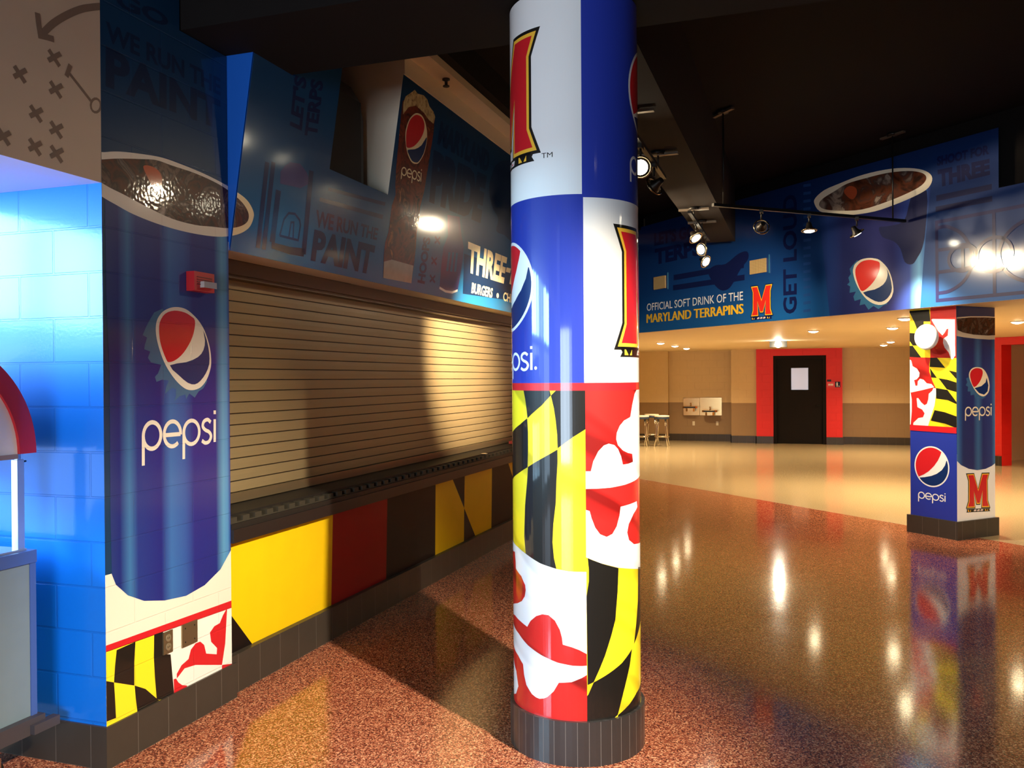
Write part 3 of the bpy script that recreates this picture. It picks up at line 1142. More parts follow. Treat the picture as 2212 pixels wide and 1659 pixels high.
vp = FA.uv(877, 164)[1]
slab(N1, X1, 0, vn, mb, end_blue)
slab(N1, X1, vn, vp, mb, cream)
# triangular cheek closing the side of the sloping sign
o0, o1 = FA.pos(X0 + .01, 0, 0), FA.pos(X0 + .01, 1.075, 0)
mb.poly([(XP1 + .002, 3.0, 2.455), (XP1 + .002, o0[1], 2.455), (XP1 + .002, o1[1], o1[2]), (XP1 + .002, 3.0, o1[2])][::-1], end_blue)
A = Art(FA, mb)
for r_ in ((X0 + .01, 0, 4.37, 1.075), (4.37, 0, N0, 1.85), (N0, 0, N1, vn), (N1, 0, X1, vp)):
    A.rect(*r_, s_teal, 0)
# the rim of the cup runs on from the pillar
A.px(RIM, s_cream, 1, 4, (XP1 + .012, None, None, None))
A.px(RIM_IN, b_cola, 2, 4, (XP1 + .012, None, None, None))
z4 = lambda pts: [(480 + .16878 * x, 340 + .16878 * y) for x, y in pts]
for q, w in (([(720, 420), (640, 1085)], .05), ([(1140, 170), (1040, 1240)], .05), ([(575, 60), (455, 1160)], .04), ([(655, 60), (530, 1180)], .04)):
    A.pxstroke(z4(q), w, s_ink, 1)
A.pxstroke(z4([(735, 1000), (790, 790), (850, 712), (930, 722), (990, 800), (1000, 870), (970, 1060), (735, 1000)]), .014, s_ink, 1)
A.pxstroke(z4([(850, 1030), (880, 830), (915, 830), (905, 1045)]), .012, s_ink, 1)
A.px(z4([(630, 1082), (870, 1145), (1058, 1165), (1040, 1272), (860, 1240), (630, 1165)]), s_ink, 1)
A.px(z4([(745, 180), (800, 110), (870, 60), (1000, 80), (1080, 190), (1130, 330), (1000, 392), (740, 335)]), s_ink2, 1)
A.px(z4([(1360, 380), (2090, 575), (2080, 620), (1350, 425)]), s_ink, 1)
A.px(z4([(1250, 510), (2060, 735), (2050, 790), (1240, 560)]), s_ink, 1)
A.text('WE RUN THE', z4([(1205, 670), (2000, 910), (1975, 1060), (1190, 890)]), s_ink, 1, .03)
A.text('PAINT', z4([(1180, 918), (1960, 1130), (1900, 1500), (1130, 1318)]), s_ink, 1, .05)
zc3 = lambda pts: [(480 + .18088 * x, 100 + .18083 * y) for x, y in pts]
A.text("LET'S", zc3([(800, 940), (860, 330), (1010, 380), (950, 1010)]), s_ink, 1, .04)
A.text('TERPS', zc3([(980, 1060), (1060, 380), (1210, 420), (1130, 1090)]), s_ink, 1, .04)
zg = lambda pts: [(800 + .28933 * x, 160 + .28933 * y) for x, y in pts]
A.px(zg([(240, 200), (300, 160), (380, 165), (440, 240), (482, 310), (472, 430), (455, 540), (430, 700), (400, 880), (372, 990), (362, 1080), (345, 1180), (340, 1290), (328, 1400), (305, 1560), (95, 1520), (100, 1350), (110, 1260), (135, 1180), (160, 980), (188, 900), (186, 820), (192, 700), (215, 450)]), s_cola, 1)
A.px(zg([(243, 300), (245, 215), (262, 165), (300, 140), (330, 116), (352, 145), (398, 158), (425, 190), (440, 240), (470, 280), (483, 320), (470, 370), (435, 340), (400, 290), (340, 235), (285, 245)]), s_foam, 2)
A.px(zg([(100, 1400), (160, 1385), (320, 1430), (305, 1562), (95, 1522)]), s_base, 2)
A.px(zg([(345, 290), (380, 305), (405, 350), (420, 420), (420, 500), (400, 590), (365, 655), (340, 670), (305, 655), (275, 590), (260, 500), (262, 420), (285, 345), (315, 305)]), s_cream, 3, 4)
A.px(zg([(345, 303), (380, 320), (400, 365), (398, 420), (372, 482), (322, 538), (272, 548), (264, 500), (268, 425), (290, 350), (318, 315)]), s_red, 4, 3)
A.px(zg([(416, 470), (416, 510), (396, 590), (362, 648), (340, 660), (308, 646), (285, 600), (276, 565), (330, 560), (380, 530)]), s_navy, 4, 2)
wordmark(A, zg([(233, 690), (380, 735), (376, 803), (228, 750)]), s_cream, 3)
zm = lambda pts: [(900 + .1567 * x, 240 + .1567 * y) for x, y in pts]
A.text('MARYLAND', zm([(335, 130), (1015, 560), (985, 850), (280, 450)]), s_dim, 1, .06)
A.text('PRIDE', zm([(235, 530), (970, 895), (880, 1545), (170, 1250)]), s_dim, 1, .07)
A.px(zg([(1100, 600), (1040, 640), (965, 655), (915, 720), (885, 870), (915, 1000), (955, 1080), (940, 1170), (1000, 1200), (1100, 1230)]), s_dim, 1, 3)
A.px(zg([(575, 1050), (665, 1065), (680, 1200), (697, 1290), (690, 1380), (650, 1625), (580, 1635), (515, 1600), (530, 1420), (545, 1290), (578, 1210)]), s_ink2, 1)
A.pxstroke(zg([(515, 1595), (560, 1622), (610, 1630), (650, 1615)]), .02, v_wht, 2)
for q in ([(590, 1330), (572, 1470)], [(618, 1330), (602, 1475)], [(645, 1335), (632, 1475)]):
    A.pxstroke(zg(q), .045, s_teal, 2)
A.text('HOOPS', zg([(350, 1555), (395, 1215), (450, 1222), (405, 1568)]), s_ink, 1, .05)
for cx_, cy_ in ((475, 1395), (463, 1528), (500, 1240)):
    A.pxstroke(zg([(cx_ - 18, cy_ - 28), (cx_ + 18, cy_ + 28)]), .02, s_ink, 1)
    A.pxstroke(zg([(cx_ - 20, cy_ + 22), (cx_ + 20, cy_ - 22)]), .02, s_ink, 2)
A.px(zg([(700, 1340), (1100, 1480), (1110, 1700), (690, 1640)]), s_dim, 1)
A.text('THREE', zg([(730, 1250), (1022, 1370), (995, 1565), (722, 1478)]), s_cream, 2, .045)
A.px([(1094, 577.5), (1103.5, 580), (1101.5, 589.7), (1092.3, 587)], s_cream, 2)
A.text('P', [(1107, 571), (1126, 578), (1124, 624), (1100, 613)], s_cream, 2, .045)
zb_ = lambda pts: [(960 + .09644 * x, 560 + .09644 * y) for x, y in pts]
A.text('BURGERS', zb_([(618, 518), (1088, 650), (1065, 868), (595, 758)]), s_cream, 2, .03)
A.px(zb_([(1190 + 27 * math.cos(k * .5236), 813 + 58 * math.sin(k * .5236)) for k in range(12)]), s_cream, 2)
A.text('CHE', zb_([(1322, 728), (1540, 790), (1530, 985), (1310, 930)]), s_cream, 2, .03)
build('sign_panel', mb, t)
mb = MB()
mb.box((X0, 2.968, 2.4555), (X1, 3.17, 2.50), cream)
build('soffit_strip', mb, t)

# cream bulkhead the sign is fixed to, seen in the notch and above the sign
XE = N1 + .004
mb = MB()
pc0, pc1 = FA.pos(0, vn - .02, -40), FA.pos(0, vp, -2)
mb.prism([(XE, pc0[1], pc0[2]), (XE, pc1[1] + .03, pc1[2] + .003), (XE, pc1[1] - .01, pc1[2] + .003), (XE, pc1[1] - .01, 4.1), (XE, 3.9, 4.1), (XE, 3.9, pc0[2])], (X1 - XE, 0, 0), cream)
mb.box((XE, 2.57, 4.1), (X1, 3.9, 4.16), cream)
mb.box((4.4, 3.85, 2.5), (XE, 3.95, 4.4), paint_black)
mb.box((X0, 3.0, 3.0), (XE, 3.9, 3.04), paint_black)
struct('wall_upper', mb, 'cream bulkhead wall behind and above the sloping sign', 'wall')
mb = MB()
mb.box((XE - .3, 2.5, 4.17), (X1, 3.9, 4.4), paint_black)
struct('trim_3', mb, 'black ceiling strip above the cream bulkhead', 'beam')
mb = MB()
pr = [(4.95, 3.06), (5.52, 3.06), (5.56, 3.10), (5.56, 3.62), (5.50, 3.74), (5.38, 3.80), (4.95, 3.80)]  # outline of a dark block standing in for shade on the cream wall
shade_black = mat('notch_shade_black', rgb(26, 20, 17), 0.4)
t = thing('notch_shade_filler', 'dark cabinet with a rounded top corner, added for shade in the notch of the sign', 'filler', (5.25, 3.2, 3.04))
mb.prism([(x, 3.0, z) for x, z in pr], (0, .35, 0), shade_black)
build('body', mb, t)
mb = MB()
mb.box((4.97, 2.985, 3.09), (5.5, 3.0, 3.72), mat('filler_front_black', rgb(20, 16, 14), 0.7))
build('filler_front', mb, t)
mb = MB()
p = np.array([6.25, 2.64, 4.1])
mb.rev(p, (0, 0, -1), [(0, .03), (.012, .03), (.02, .012), (.05, .012), (.055, .026), (.062, .026)], steel_dark, 14)
tag(build('sprinkler_head', mb, None), 'small dark sprinkler head under the cream ledge above the sign', 'sprinkler')

# ------------------------------------------------------------------ round column
CC, CRAD = (4.05, 1.045), 0.306
RS = Round(CC, CRAD, 0.0005)
t = thing('round_column', 'large round column wrapped in blue, white and flag graphics, nearest in the middle', 'column', (CC[0], CC[1], 0))
mb = MB()
A = Art(RS, mb)
U0 = RS.uv(1262, 826)[0]
HALF = math.pi * CRAD
zt = 3.50
zA_L, zA_R = RS.uv(1254, 419)[1], RS.uv(1266, 426)[1]
zB, zC_ = RS.uv(1262, 827)[1], RS.uv(1200, 844)[1]
zD = RS.uv(1262, 1231)[1]
TOPL, TOPR = RS.uv(1253.2, 6)[0], U0
def panel(u0, u1, v0, v1, m, k=0):
    A.uvpoly([(u0, v0), (u1, v0), (u1, v1), (u0, v1)], m, k)
ub = RS.uv(1269, 1550)[0]
U1, U3 = RS.uv(1256, 250)[0], RS.uv(1267, 1330)[0]
L0, R1 = U0 - HALF, U0 + HALF
panel(L0, U1, zA_L, zt, v_wht)
panel(U1, R1, zA_R, zt, v_blue)
panel(L0, U0, zB, zA_L, v_blue)
panel(U0, R1, zB, zA_R, v_wht)
panel(L0, R1, zC_, zB, v_red)
panel(L0, U3, .19, zC_, fl_yel)
panel(U3, R1, .19, zC_, fl_red)
# emblems: block M on the white panels, round globe and word on the blue ones
def col_m(uc, w, zlo, zhi, trade=False):
    q = [(uc - w / 2, zhi), (uc + w / 2, zhi), (uc + w / 2, zlo), (uc - w / 2, zlo)]
    bh = (zhi - zlo)
    bn = [(uc - w / 2 - .01, zlo - bh * .04), (uc + w / 2 + .01, zlo - bh * .04), (uc + w / 2 + .01, zlo - bh * .125), (uc - w / 2 - .01, zlo - bh * .125)]
    m_logo(A, q, v_red, v_gold, v_blk, 1, False, bn, v_wht)
    if trade:
        A.text('TM', [(uc + w / 2 + .05, zlo - bh * .07), (uc + w / 2 + .105, zlo - bh * .07), (uc + w / 2 + .105, zlo - bh * .115), (uc + w / 2 + .05, zlo - bh * .115)], v_blk, 1, 0, 1, False)
mr, mt_, mbm = RS.uv(1149, 80), RS.uv(1146, 78)[1], RS.uv(1152, 318)[1]
col_m(mr[0] - .245, .49, mbm, mt_, True)
ml = RS.uv(1341, 500)
col_m(ml[0] + .245, .49, RS.uv(1345, 741)[1], ml[1], False)
def col_globe(uc, zc, r):
    globe(A, (uc, zc), r, v_wht, v_red, v_navy, 1)
    xh = .080
    zt_ = zc - r - .105
    wordmark(A, [(uc - .2, zt_), (uc + .2, zt_), (uc + .2, zt_ - xh), (uc - .2, zt_ - xh)], v_wht, 1, False)
    A.uvpoly([(uc + .22 + .008 * math.cos(a), zt_ - xh + .008 + .008 * math.sin(a)) for a in np.linspace(0, 2 * math.pi, 13)[:-1]], v_wht, 1)
gr = RS.uv(1153, 600)[0]
col_globe(gr - .212, RS.uv(1140, 613)[1], .212)
gl = RS.uv(1357, 180)[0]
col_globe(gl + .212, RS.uv(1365, 190)[1], .212)
# flag pieces traced on the wrap
ka = lambda pts: [(1080 + .26521 * x, 800 + .26523 * y) for x, y in pts]
kb = lambda pts: [(1080 + .27665 * x, 1200 + .27667 * y) for x, y in pts]
clipL = (L0, .19, U3, zC_)
clipR = (U3, .19, R1, zC_)
for q in ([(190, 150), (420, 150), (405, 165), (415, 205), (340, 285), (225, 390), (215, 300), (205, 230)],
          [(470, 150), (720, 150), (720, 470), (692, 482), (600, 540), (470, 635), (466, 520), (455, 410), (440, 310), (415, 205), (440, 180)],
          [(90, 515), (112, 490), (165, 440), (222, 391), (228, 500), (229, 640), (225, 790), (150, 840), (105, 887), (90, 900)],
          [(228, 788), (320, 730), (400, 685), (468, 645), (470, 740), (460, 900), (455, 1080), (435, 1250), (428, 1400), (440, 1530), (460, 1617), (330, 1572), (210, 1492), (198, 1350), (205, 1100), (222, 900)]):
    A.px(ka(q), fl_blk, 1, 0, clipL)
# left lower part of the flag: white field with red crosses
A.px(ka([(60, 1340), (108, 1385), (150, 1440), (210, 1492), (330, 1572), (460, 1617), (560, 1637), (720, 1642), (720, 2900), (60, 2900)]), fl_wht, 2, 0, clipL)
for q in ([(60, -40), (118, -30), (124, 40), (126, 100), (168, 160), (198, 230), (203, 270), (195, 320), (172, 356), (140, 372), (60, 378)],
          [(60, 420), (105, 450), (122, 468), (165, 515), (215, 556), (240, 510), (285, 472), (332, 458), (380, 465), (430, 508), (468, 580), (484, 640), (491, 695), (560, 715), (620, 738), (720, 790), (720, 856), (640, 862), (570, 860), (450, 835), (330, 780), (220, 700), (150, 610), (108, 525), (60, 480)],
          [(60, 660), (112, 712), (145, 780), (182, 848), (190, 930), (208, 1010), (250, 1080), (282, 1106), (310, 1118), (345, 1115), (370, 1105), (420, 1060), (460, 993), (560, 988), (640, 955), (720, 905), (720, 1360), (60, 1360), (60, 1080), (128, 1078), (146, 1020), (130, 900), (110, 800)]):
    A.px(kb(q), fl_red, 3, 0, clipL)
# right part: red field with white crosses
for q in ([(1160, 150), (1110, 160), (1095, 190), (1076, 280), (1060, 380), (1010, 408), (975, 450), (950, 510), (946, 560), (960, 610), (1000, 652), (1040, 672), (1076, 680), (1082, 745), (1045, 760), (1000, 768), (985, 700), (960, 640), (930, 608), (885, 597), (845, 612), (800, 660), (760, 740), (740, 822), (660, 822), (660, 966), (780, 964), (900, 955), (1020, 930), (1100, 895), (1160, 850)],
          [(660, 1130), (700, 1136), (730, 1146), (746, 1205), (775, 1280), (815, 1335), (868, 1356), (915, 1332), (950, 1270), (973, 1180), (982, 1110), (1112, 1065), (1118, 1112), (1085, 1170), (1048, 1250), (1035, 1320), (1050, 1382), (1090, 1416), (1160, 1400), (1160, 1615), (1060, 1615), (960, 1606), (820, 1570), (660, 1505)]):
    A.px(ka(q), fl_wht, 2, 0, clipR)
A.px(ka([(660, 1500), (820, 1570), (960, 1606), (1060, 1616), (1170, 1612), (1170, 2950), (660, 2950)]), fl_yel, 1, 0, clipR)
for q in ([(685, 20), (720, 35), (800, 65), (925, 98), (918, 280), (900, 500), (870, 620), (820, 780), (780, 880), (732, 988), (685, 1010), (676, 320), (694, 200), (694, 110)],
          [(660, 1120), (690, 1085), (732, 990), (850, 920), (950, 840), (1030, 727), (1012, 860), (985, 980), (950, 1120), (920, 1242), (860, 1296), (780, 1330), (660, 1330)],
          [(1078, 90), (1103, 90), (1108, 470), (1080, 590), (1045, 692), (1062, 540), (1076, 350)],
          [(1120, 900), (1100, 972), (1065, 1070), (1005, 1165), (922, 1244), (914, 1288), (960, 1285), (1040, 1245), (1085, 1205), (1100, 1050)]):
    A.px(kb(q), fl_blk, 2, 0, clipR)
build('wrapped_shaft', mb, t)
mb = MB()
R2 = CRAD + .018
ct = mat('column_base_tile', rgb(46, 44, 44), 0.36, coat=0.3, coat_rough=0.2, noise=0.1, nscale=20, block=(2 * math.pi * R2 / 38, 0.8, 0.0016, 0.0, rgb(104, 98, 94)))
seg = 76
RB = Round(CC, R2)
for k in range(seg):
    a0, a1 = k * 2 * math.pi * R2 / seg - HALF, (k + 1) * 2 * math.pi * R2 / seg - HALF
    mb.poly([RB.pos(a0, 0, 0), RB.pos(a1, 0, 0), RB.pos(a1, .2, 0), RB.pos(a0, .2, 0)], ct, [(a0, 0.1), (a1, 0.1), (a1, .3), (a0, .3)], True)
    i0, i1 = a0 * CRAD / R2, a1 * CRAD / R2
    mb.poly([RB.pos(a0, .2, 0), RB.pos(a1, .2, 0), RS.pos(i1, .2, 0), RS.pos(i0, .2, 0)], ct)
build('tile_base', mb, t)

# ------------------------------------------------------------------ diagonal bulkhead with mural
BF = Flat(un(0, N_BULK, 0), -UD, (0, 0, 1), 0.0012)
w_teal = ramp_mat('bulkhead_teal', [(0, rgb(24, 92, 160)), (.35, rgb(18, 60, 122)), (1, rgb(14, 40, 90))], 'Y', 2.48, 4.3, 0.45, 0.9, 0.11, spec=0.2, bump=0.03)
w_ink, w_ink2 = vin('bulkhead_dark_print', rgb(16, 24, 72), cr=.11), vin('bulkhead_purple_lines', rgb(24, 26, 86), cr=.11)
w_cream, w_gold, w_red, w_white = vin('bulkhead_cream', rgb(236, 224, 200), cr=.13), vin('bulkhead_gold', rgb(250, 196, 40), cr=.13), vin('bulkhead_red', rgb(220, 44, 34), cr=.13), vin('bulkhead_white', rgb(240, 240, 240), cr=.13)
w_navy, w_cap, w_tick = vin('bulkhead_navy', rgb(18, 48, 96), cr=.13), vin('bulkhead_cap_teal', rgb(48, 110, 150), cr=.13), vin('bulkhead_tick_marks', rgb(34, 72, 136), cr=.13)
uR, uS, uL = 2.2, 5.53, 11.75
mb = MB()
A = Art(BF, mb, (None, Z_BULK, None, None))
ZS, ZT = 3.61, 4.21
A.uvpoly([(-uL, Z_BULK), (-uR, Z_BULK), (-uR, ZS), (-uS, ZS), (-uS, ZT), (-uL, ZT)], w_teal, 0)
mb.obox(un(uR, N_BULK + .0, Z_BULK), UD * (uL - uR), ND * .12, (0, 0, 0.001), cream)
zq = lambda pts: [(1700 + .27119 * x, 250 + .27125 * y) for x, y in pts]
# cup body and rim
lc, rc_ = BF.uv(*zq([(250, 800)])[0])[0], BF.uv(*zq([(1130, 600)])[0])[0]
w_cup = ramp_mat('bulkhead_cup_blue', [(0, rgb(24, 54, 116)), (.1, rgb(34, 62, 132)), (.25, rgb(26, 36, 96)), (.7, rgb(30, 34, 100)), (.84, rgb(44, 70, 150)), (.92, rgb(110, 170, 214)), (.97, rgb(60, 110, 180)), (1, rgb(34, 60, 130))], 'X', lc, rc_, 0.45, 0.9, 0.11, spec=0.2)
A.px(zq([(240, 760), (255, 800), (300, 1200), (345, 1640), (1062, 1540), (1085, 1200), (1115, 860), (1145, 560), (700, 640)]), w_cup, 1)
A.px(zq([(735, 890), (800, 880), (930, 840), (975, 700), (1010, 600), (1115, 600), (1105, 900), (1080, 1050), (1040, 1130), (1000, 1182), (940, 1165), (905, 1060), (850, 1000), (760, 965)]), w_ink, 2, 3)
A.px(zq([(220, 700), (228, 655), (300, 592), (420, 540), (560, 485), (720, 442), (880, 418), (1020, 420), (1110, 442), (1155, 482), (1152, 535), (1110, 590), (1000, 650), (850, 712), (700, 762), (520, 790), (380, 786), (265, 762)]), w_cream, 3, 3)
w_cola = drink_mat('bulkhead_cola', 3.2, [(.3, rgb(40, 22, 16)), (.43, rgb(100, 52, 32)), (.52, rgb(70, 50, 44)), (.62, rgb(150, 132, 118)), (.75, rgb(84, 56, 46))], 0.3, 0.9)
A.px(zq([(258, 710), (285, 662), (380, 602), (480, 542), (620, 500), (800, 456), (960, 440), (1060, 450), (1108, 478), (1104, 522), (1050, 572), (930, 632), (780, 692), (600, 747), (430, 757), (300, 745)]), w_cola, 4, 3)
A.px(zq([(455, 600), (500, 560), (550, 575), (560, 620), (530, 665), (490, 650)]), vin('bulkhead_amber', rgb(180, 80, 46), cr=.13), 5, 3)
A.px(zq([(560, 1150), (520, 1195), (500, 1220), (510, 1260), (490, 1290), (500, 1325), (480, 1345), (505, 1360), (500, 1410), (550, 1400), (530, 1440), (540, 1475), (590, 1460), (580, 1510), (620, 1500), (650, 1545), (690, 1515), (730, 1540), (770, 1510), (800, 1500), (760, 1300)]), w_cap, 2)
A.px(zq([(650, 1133), (695, 1136), (740, 1150), (800, 1210), (835, 1290), (850, 1380), (842, 1425), (828, 1455), (790, 1495), (730, 1507), (660, 1480), (600, 1420), (552, 1335), (528, 1250), (532, 1210), (545, 1180), (590, 1146)]), w_cream, 3, 3)
A.px(zq([(655, 1148), (700, 1153), (735, 1165), (742, 1188), (735, 1240), (700, 1310), (650, 1367), (600, 1397), (572, 1352), (548, 1270), (552, 1210), (595, 1163)]), w_red, 4, 3)
A.px(zq([(795, 1215), (822, 1280), (838, 1370), (822, 1428), (780, 1472), (730, 1483), (672, 1460), (608, 1408), (700, 1384), (768, 1345), (798, 1295), (804, 1250)]), w_navy, 4, 2)
A.text('SHOOT FOR', zq([(1195, 325), (1612, 228), (1612, 306), (1195, 402)]), w_ink, 1, .05)
A.text('THREE', zq([(1200, 432), (1615, 342), (1618, 470), (1205, 572)]), w_ink, 1, .06)
A.px(zq([(1190, 635), (1632, 543), (1632, 587), (1190, 682)]), w_ink, 1)
A.px(zq([(1185, 725), (1636, 638), (1636, 682), (1185, 768)]), w_ink, 1)
# basketball court diagram
W_ = .036
cu = lambda x, y: BF.uv(*zq([(x, y)])[0])
A.pxstroke(zq([(2700, 560), (1192, 848), (1198, 1472), (2700, 1330)]), W_, w_ink2, 1)
A.pxstroke(zq([(1648, 765), (1655, 1428)]), W_, w_ink2, 2)
A.pxstroke(zq([(1198, 896), (1245, 884), (1290, 887), (1380, 930), (1440, 1005), (1476, 1100), (1472, 1200), (1430, 1290), (1370, 1352), (1290, 1398), (1198, 1416)]), W_, w_ink2, 2, sm=4)
A.pxstroke(zq([(1196, 1072), (1400, 1045), (1460, 1038)]), W_, w_ink2, 3)
A.pxstroke(zq([(1198, 1248), (1404, 1222), (1465, 1208)]), W_, w_ink2, 3)
A.pxstroke(zq([(1400, 1045), (1404, 1222)]), W_, w_ink2, 4)
c0 = cu(1402, 1132)
A.stroke([(c0[0] + .16 * math.cos(a), c0[1] + .135 * math.sin(a)) for a in np.linspace(0, 2 * math.pi, 33)[:-1]], W_, w_ink2, 5, True)
c0 = cu(1652, 1105)
A.stroke([(c0[0] + .19 * math.cos(a), c0[1] + .17 * math.sin(a)) for a in np.linspace(0, 2 * math.pi, 33)[:-1]], W_, w_ink2, 5, True)
c1 = cu(2010, 1060)
A.stroke([(c1[0] + .40 * math.cos(a), c1[1] + .31 * math.sin(a)) for a in np.linspace(math.radians(90), math.radians(270), 24)], W_, w_ink2, 5)
# lettering and emblem
z8 = lambda pts: [(1480 + .19891 * x, 420 + .19894 * y) for x, y in pts]
A.text('GET LOUD', z8([(1065, 1300), (1062, 20), (1215, -10), (1215, 1290)]), w_ink, 1, .03)
for k in range(17):
    y = 1282 - k * 85
    A.px(z8([(1285, y), (1365, y - 12), (1365, y - 42), (1285, y - 30)]), w_tick, 1)
z9 = lambda pts: [(1340 + .27127 * x, 250 + .27125 * y) for x, y in pts]
A.text('OFFICIAL SOFT DRINK OF THE', z9([(212, 1497), (978, 1398), (978, 1468), (212, 1556)]), w_white, 2, 0.005)
A.text('MARYLAND TERRAPINS', z9([(212, 1582), (980, 1497), (980, 1575), (212, 1652)]), w_gold, 2, 0.0, fat=.004)
A.text("LET'S GO", z9([(270, 930), (600, 860), (600, 965), (270, 1040)]), w_ink, 1, .05)
A.text('TERPS', z9([(275, 1060), (640, 985), (645, 1110), (275, 1190)]), w_ink, 1, .05)
A.px(z9([(425, 1268), (985, 1170), (985, 1212), (425, 1312)]), w_ink, 1)
A.px(z9([(420, 1350), (990, 1265), (990, 1310), (420, 1392)]), w_ink, 1)
A.px(z9([(700, 1240), (760, 1190), (840, 1180), (940, 1100), (1010, 1080), (1020, 1140), (960, 1220), (900, 1330), (860, 1380), (800, 1390), (740, 1330)]), w_ink, 2, 3)
m_logo(A, z8([(728, 1012), (938, 984), (940, 1296), (728, 1315)]), w_red, w_gold, w_ink, 2, True, z8([(715, 1332), (945, 1316), (945, 1348), (715, 1368)]), w_white)
bh = struct('wall_bulkhead', mb, 'diagonal blue mural wall hanging over the far concourse on the right', 'wall')
mb = MB()
cpoly = clip_half(clip_half([(6, -10, 0), (27, -10, 0), (27, 8, 0), (6, 8, 0)], ND, N_BULK, False), UD[:3], 1.5, False)
mb.poly([(p[0], p[1], Z_BULK + .002) for p in cpoly][::-1], mat('lower_ceiling_paint', rgb(226, 206, 170), 0.55, noise=0.05, nscale=2))
mb.poly([(p[0], p[1], Z_BULK + .06) for p in cpoly], paint_black)
struct('ceiling_lower', mb, 'cream lower ceiling with round downlights over the far concourse', 'ceiling', (15, 0, Z_BULK))
mb = MB()
mb.obox(un(uR, N_BULK + .13, Z_BULK + .07), UD * (uL - uR), ND * .1, (0, 0, 1.9), paint_black)
struct('wall_backing', mb, 'dark backing behind the diagonal bulkhead', 'wall')

# perforated square plates on the bulkhead
plate_m = mat('perforated_tan_plate', rgb(214, 186, 132), 0.5, block=(0.02, 0.02, 0.004, 0.0, rgb(150, 120, 76)))
for nm, q, lb in (('speaker_plate', [(1414, 598.5), (1438.5, 596), (1439, 622.5), (1414.5, 626)], 'square tan speaker plate on the bulkhead above the word OFFICIAL'),
                  ('speaker_plate', z8([(713, 722), (885, 692), (887, 845), (715, 868)]), 'square tan speaker plate on the bulkhead above the red letter M')):
    us = [BF.uv(*p) for p in q]
    u0, u1 = (us[0][0] + us[3][0]) / 2, (us[1][0] + us[2][0]) / 2
    v1, v0 = (us[0][1] + us[1][1]) / 2, (us[2][1] + us[3][1]) / 2
    mb = MB()
    o = BF.pos(u0, v0, 2)
    mb.obox(o, BF.e1 * (u1 - u0), (0, 0, v1 - v0), BF.n * .02, plate_m)
    mb.obox(BF.pos(u1 + .05, v0 - .02, 2), BF.e1 * .012, (0, 0, v1 - v0 + .06), BF.n * .012, w_cap)
    tag(build(nm, mb), lb, 'speaker', 'square speaker plates on the bulkhead')

# ------------------------------------------------------------------ square pillar
NP0, UP0, PW, PD = 8.285, 6.10, 0.575, 0.625
SL = Flat(un(0, NP0, 0), -UD, (0, 0, 1), 0.0012)
SR = Flat(un(UP0, 0, 0), ND, (0, 0, 1), 0.0012)
t = thing('square_pillar', 'square pillar wrapped in flag and soft drink graphics under the bulkhead', 'pillar', tuple(un(UP0 + PW / 2, NP0 + PD / 2, 0)))
mb = MB()
u0p, u1p = UP0, UP0 + PW
mb.obox(un(u0p, NP0 + .004, 0.0), UD * PW, ND * (PD - .004), (0, 0, Z_BULK), v_blue)
A = Art(SL, mb, (-u1p, .15, -u0p, Z_BULK))
zp = lambda pts: [(1940 + .16867 * x, 660 + .16875 * y) for x, y in pts]
zr = lambda pts: [(1930 + .33137 * x, 650 + .33152 * y) for x, y in pts]
A.rect(-u1p, .15, -u0p, Z_BULK, v_blue, 0)
A.px(zp([(90, -20), (780, -60), (780, 1570), (90, 1525)]), fl_yel, 1)
A.px(zp([(90, 1522), (780, 1562), (780, 1640), (90, 1592)]), v_red, 4)
A.px(zp([(415, -40), (780, -60), (780, 672), (415, 668)]), fl_red, 2)
A.px(zp([(90, 655), (415, 668), (400, 760), (402, 850), (440, 960), (485, 1060), (488, 1140), (470, 1270), (380, 1560), (90, 1560)]), fl_red, 2)
for q in ([(430, 180), (445, 172), (730, 178), (735, 640), (700, 692), (680, 680), (650, 600), (600, 540), (578, 480), (582, 425), (640, 385), (648, 295), (625, 300), (600, 345), (570, 382), (520, 330), (470, 250)],
          [(90, 660), (140, 685), (172, 705), (188, 775), (245, 808), (278, 862), (272, 910), (240, 945), (208, 955), (226, 1028), (250, 1026), (255, 970), (285, 936), (330, 950), (370, 995), (430, 1005), (465, 1045), (300, 1085), (150, 1117), (90, 1130)],
          [(90, 1120), (165, 1117), (178, 1200), (178, 1350), (165, 1525), (90, 1500)],
          [(455, 1055), (487, 1062), (490, 1140), (470, 1280), (380, 1560), (190, 1560), (200, 1500), (262, 1440), (322, 1430), (342, 1380), (312, 1332), (250, 1300), (240, 1185), (262, 1185), (300, 1240), (342, 1276), (372, 1258), (390, 1200), (395, 1130), (440, 1090)]):
    A.px(zp(q), fl_wht, 3)
for q in ([(205, 200), (140, 70), (400, 50), (415, 205), (330, 205), (330, 240), (245, 305)], [(90, 345), (225, 355), (230, 430), (252, 512), (190, 512), (140, 440), (90, 380)], [(90, 515), (190, 515), (300, 667), (90, 655)],
          [(415, 668), (500, 667), (605, 797), (408, 785)], [(410, 800), (500, 925), (425, 920)], [(520, 930), (640, 950), (780, 995), (780, 1115), (625, 1070)], [(650, 830), (780, 860), (780, 975)],
          [(488, 1055), (635, 1080), (780, 1275), (780, 1260), (640, 1210), (492, 1190)], [(470, 1338), (600, 1365), (780, 1430), (780, 1580), (600, 1510), (420, 1472)]):
    A.px(zp(q), fl_blk, 3)
gq = [SL.uv(*p) for p in zr([(138, 1080), (365, 1080), (250, 947), (250, 1213)])]
globe(A, ((gq[0][0] + gq[1][0]) / 2, (gq[2][1] + gq[3][1]) / 2), (gq[2][1] - gq[3][1]) / 2, v_wht, v_red, v_navy, 1, (gq[1][0] - gq[0][0]) / (gq[2][1] - gq[3][1]))
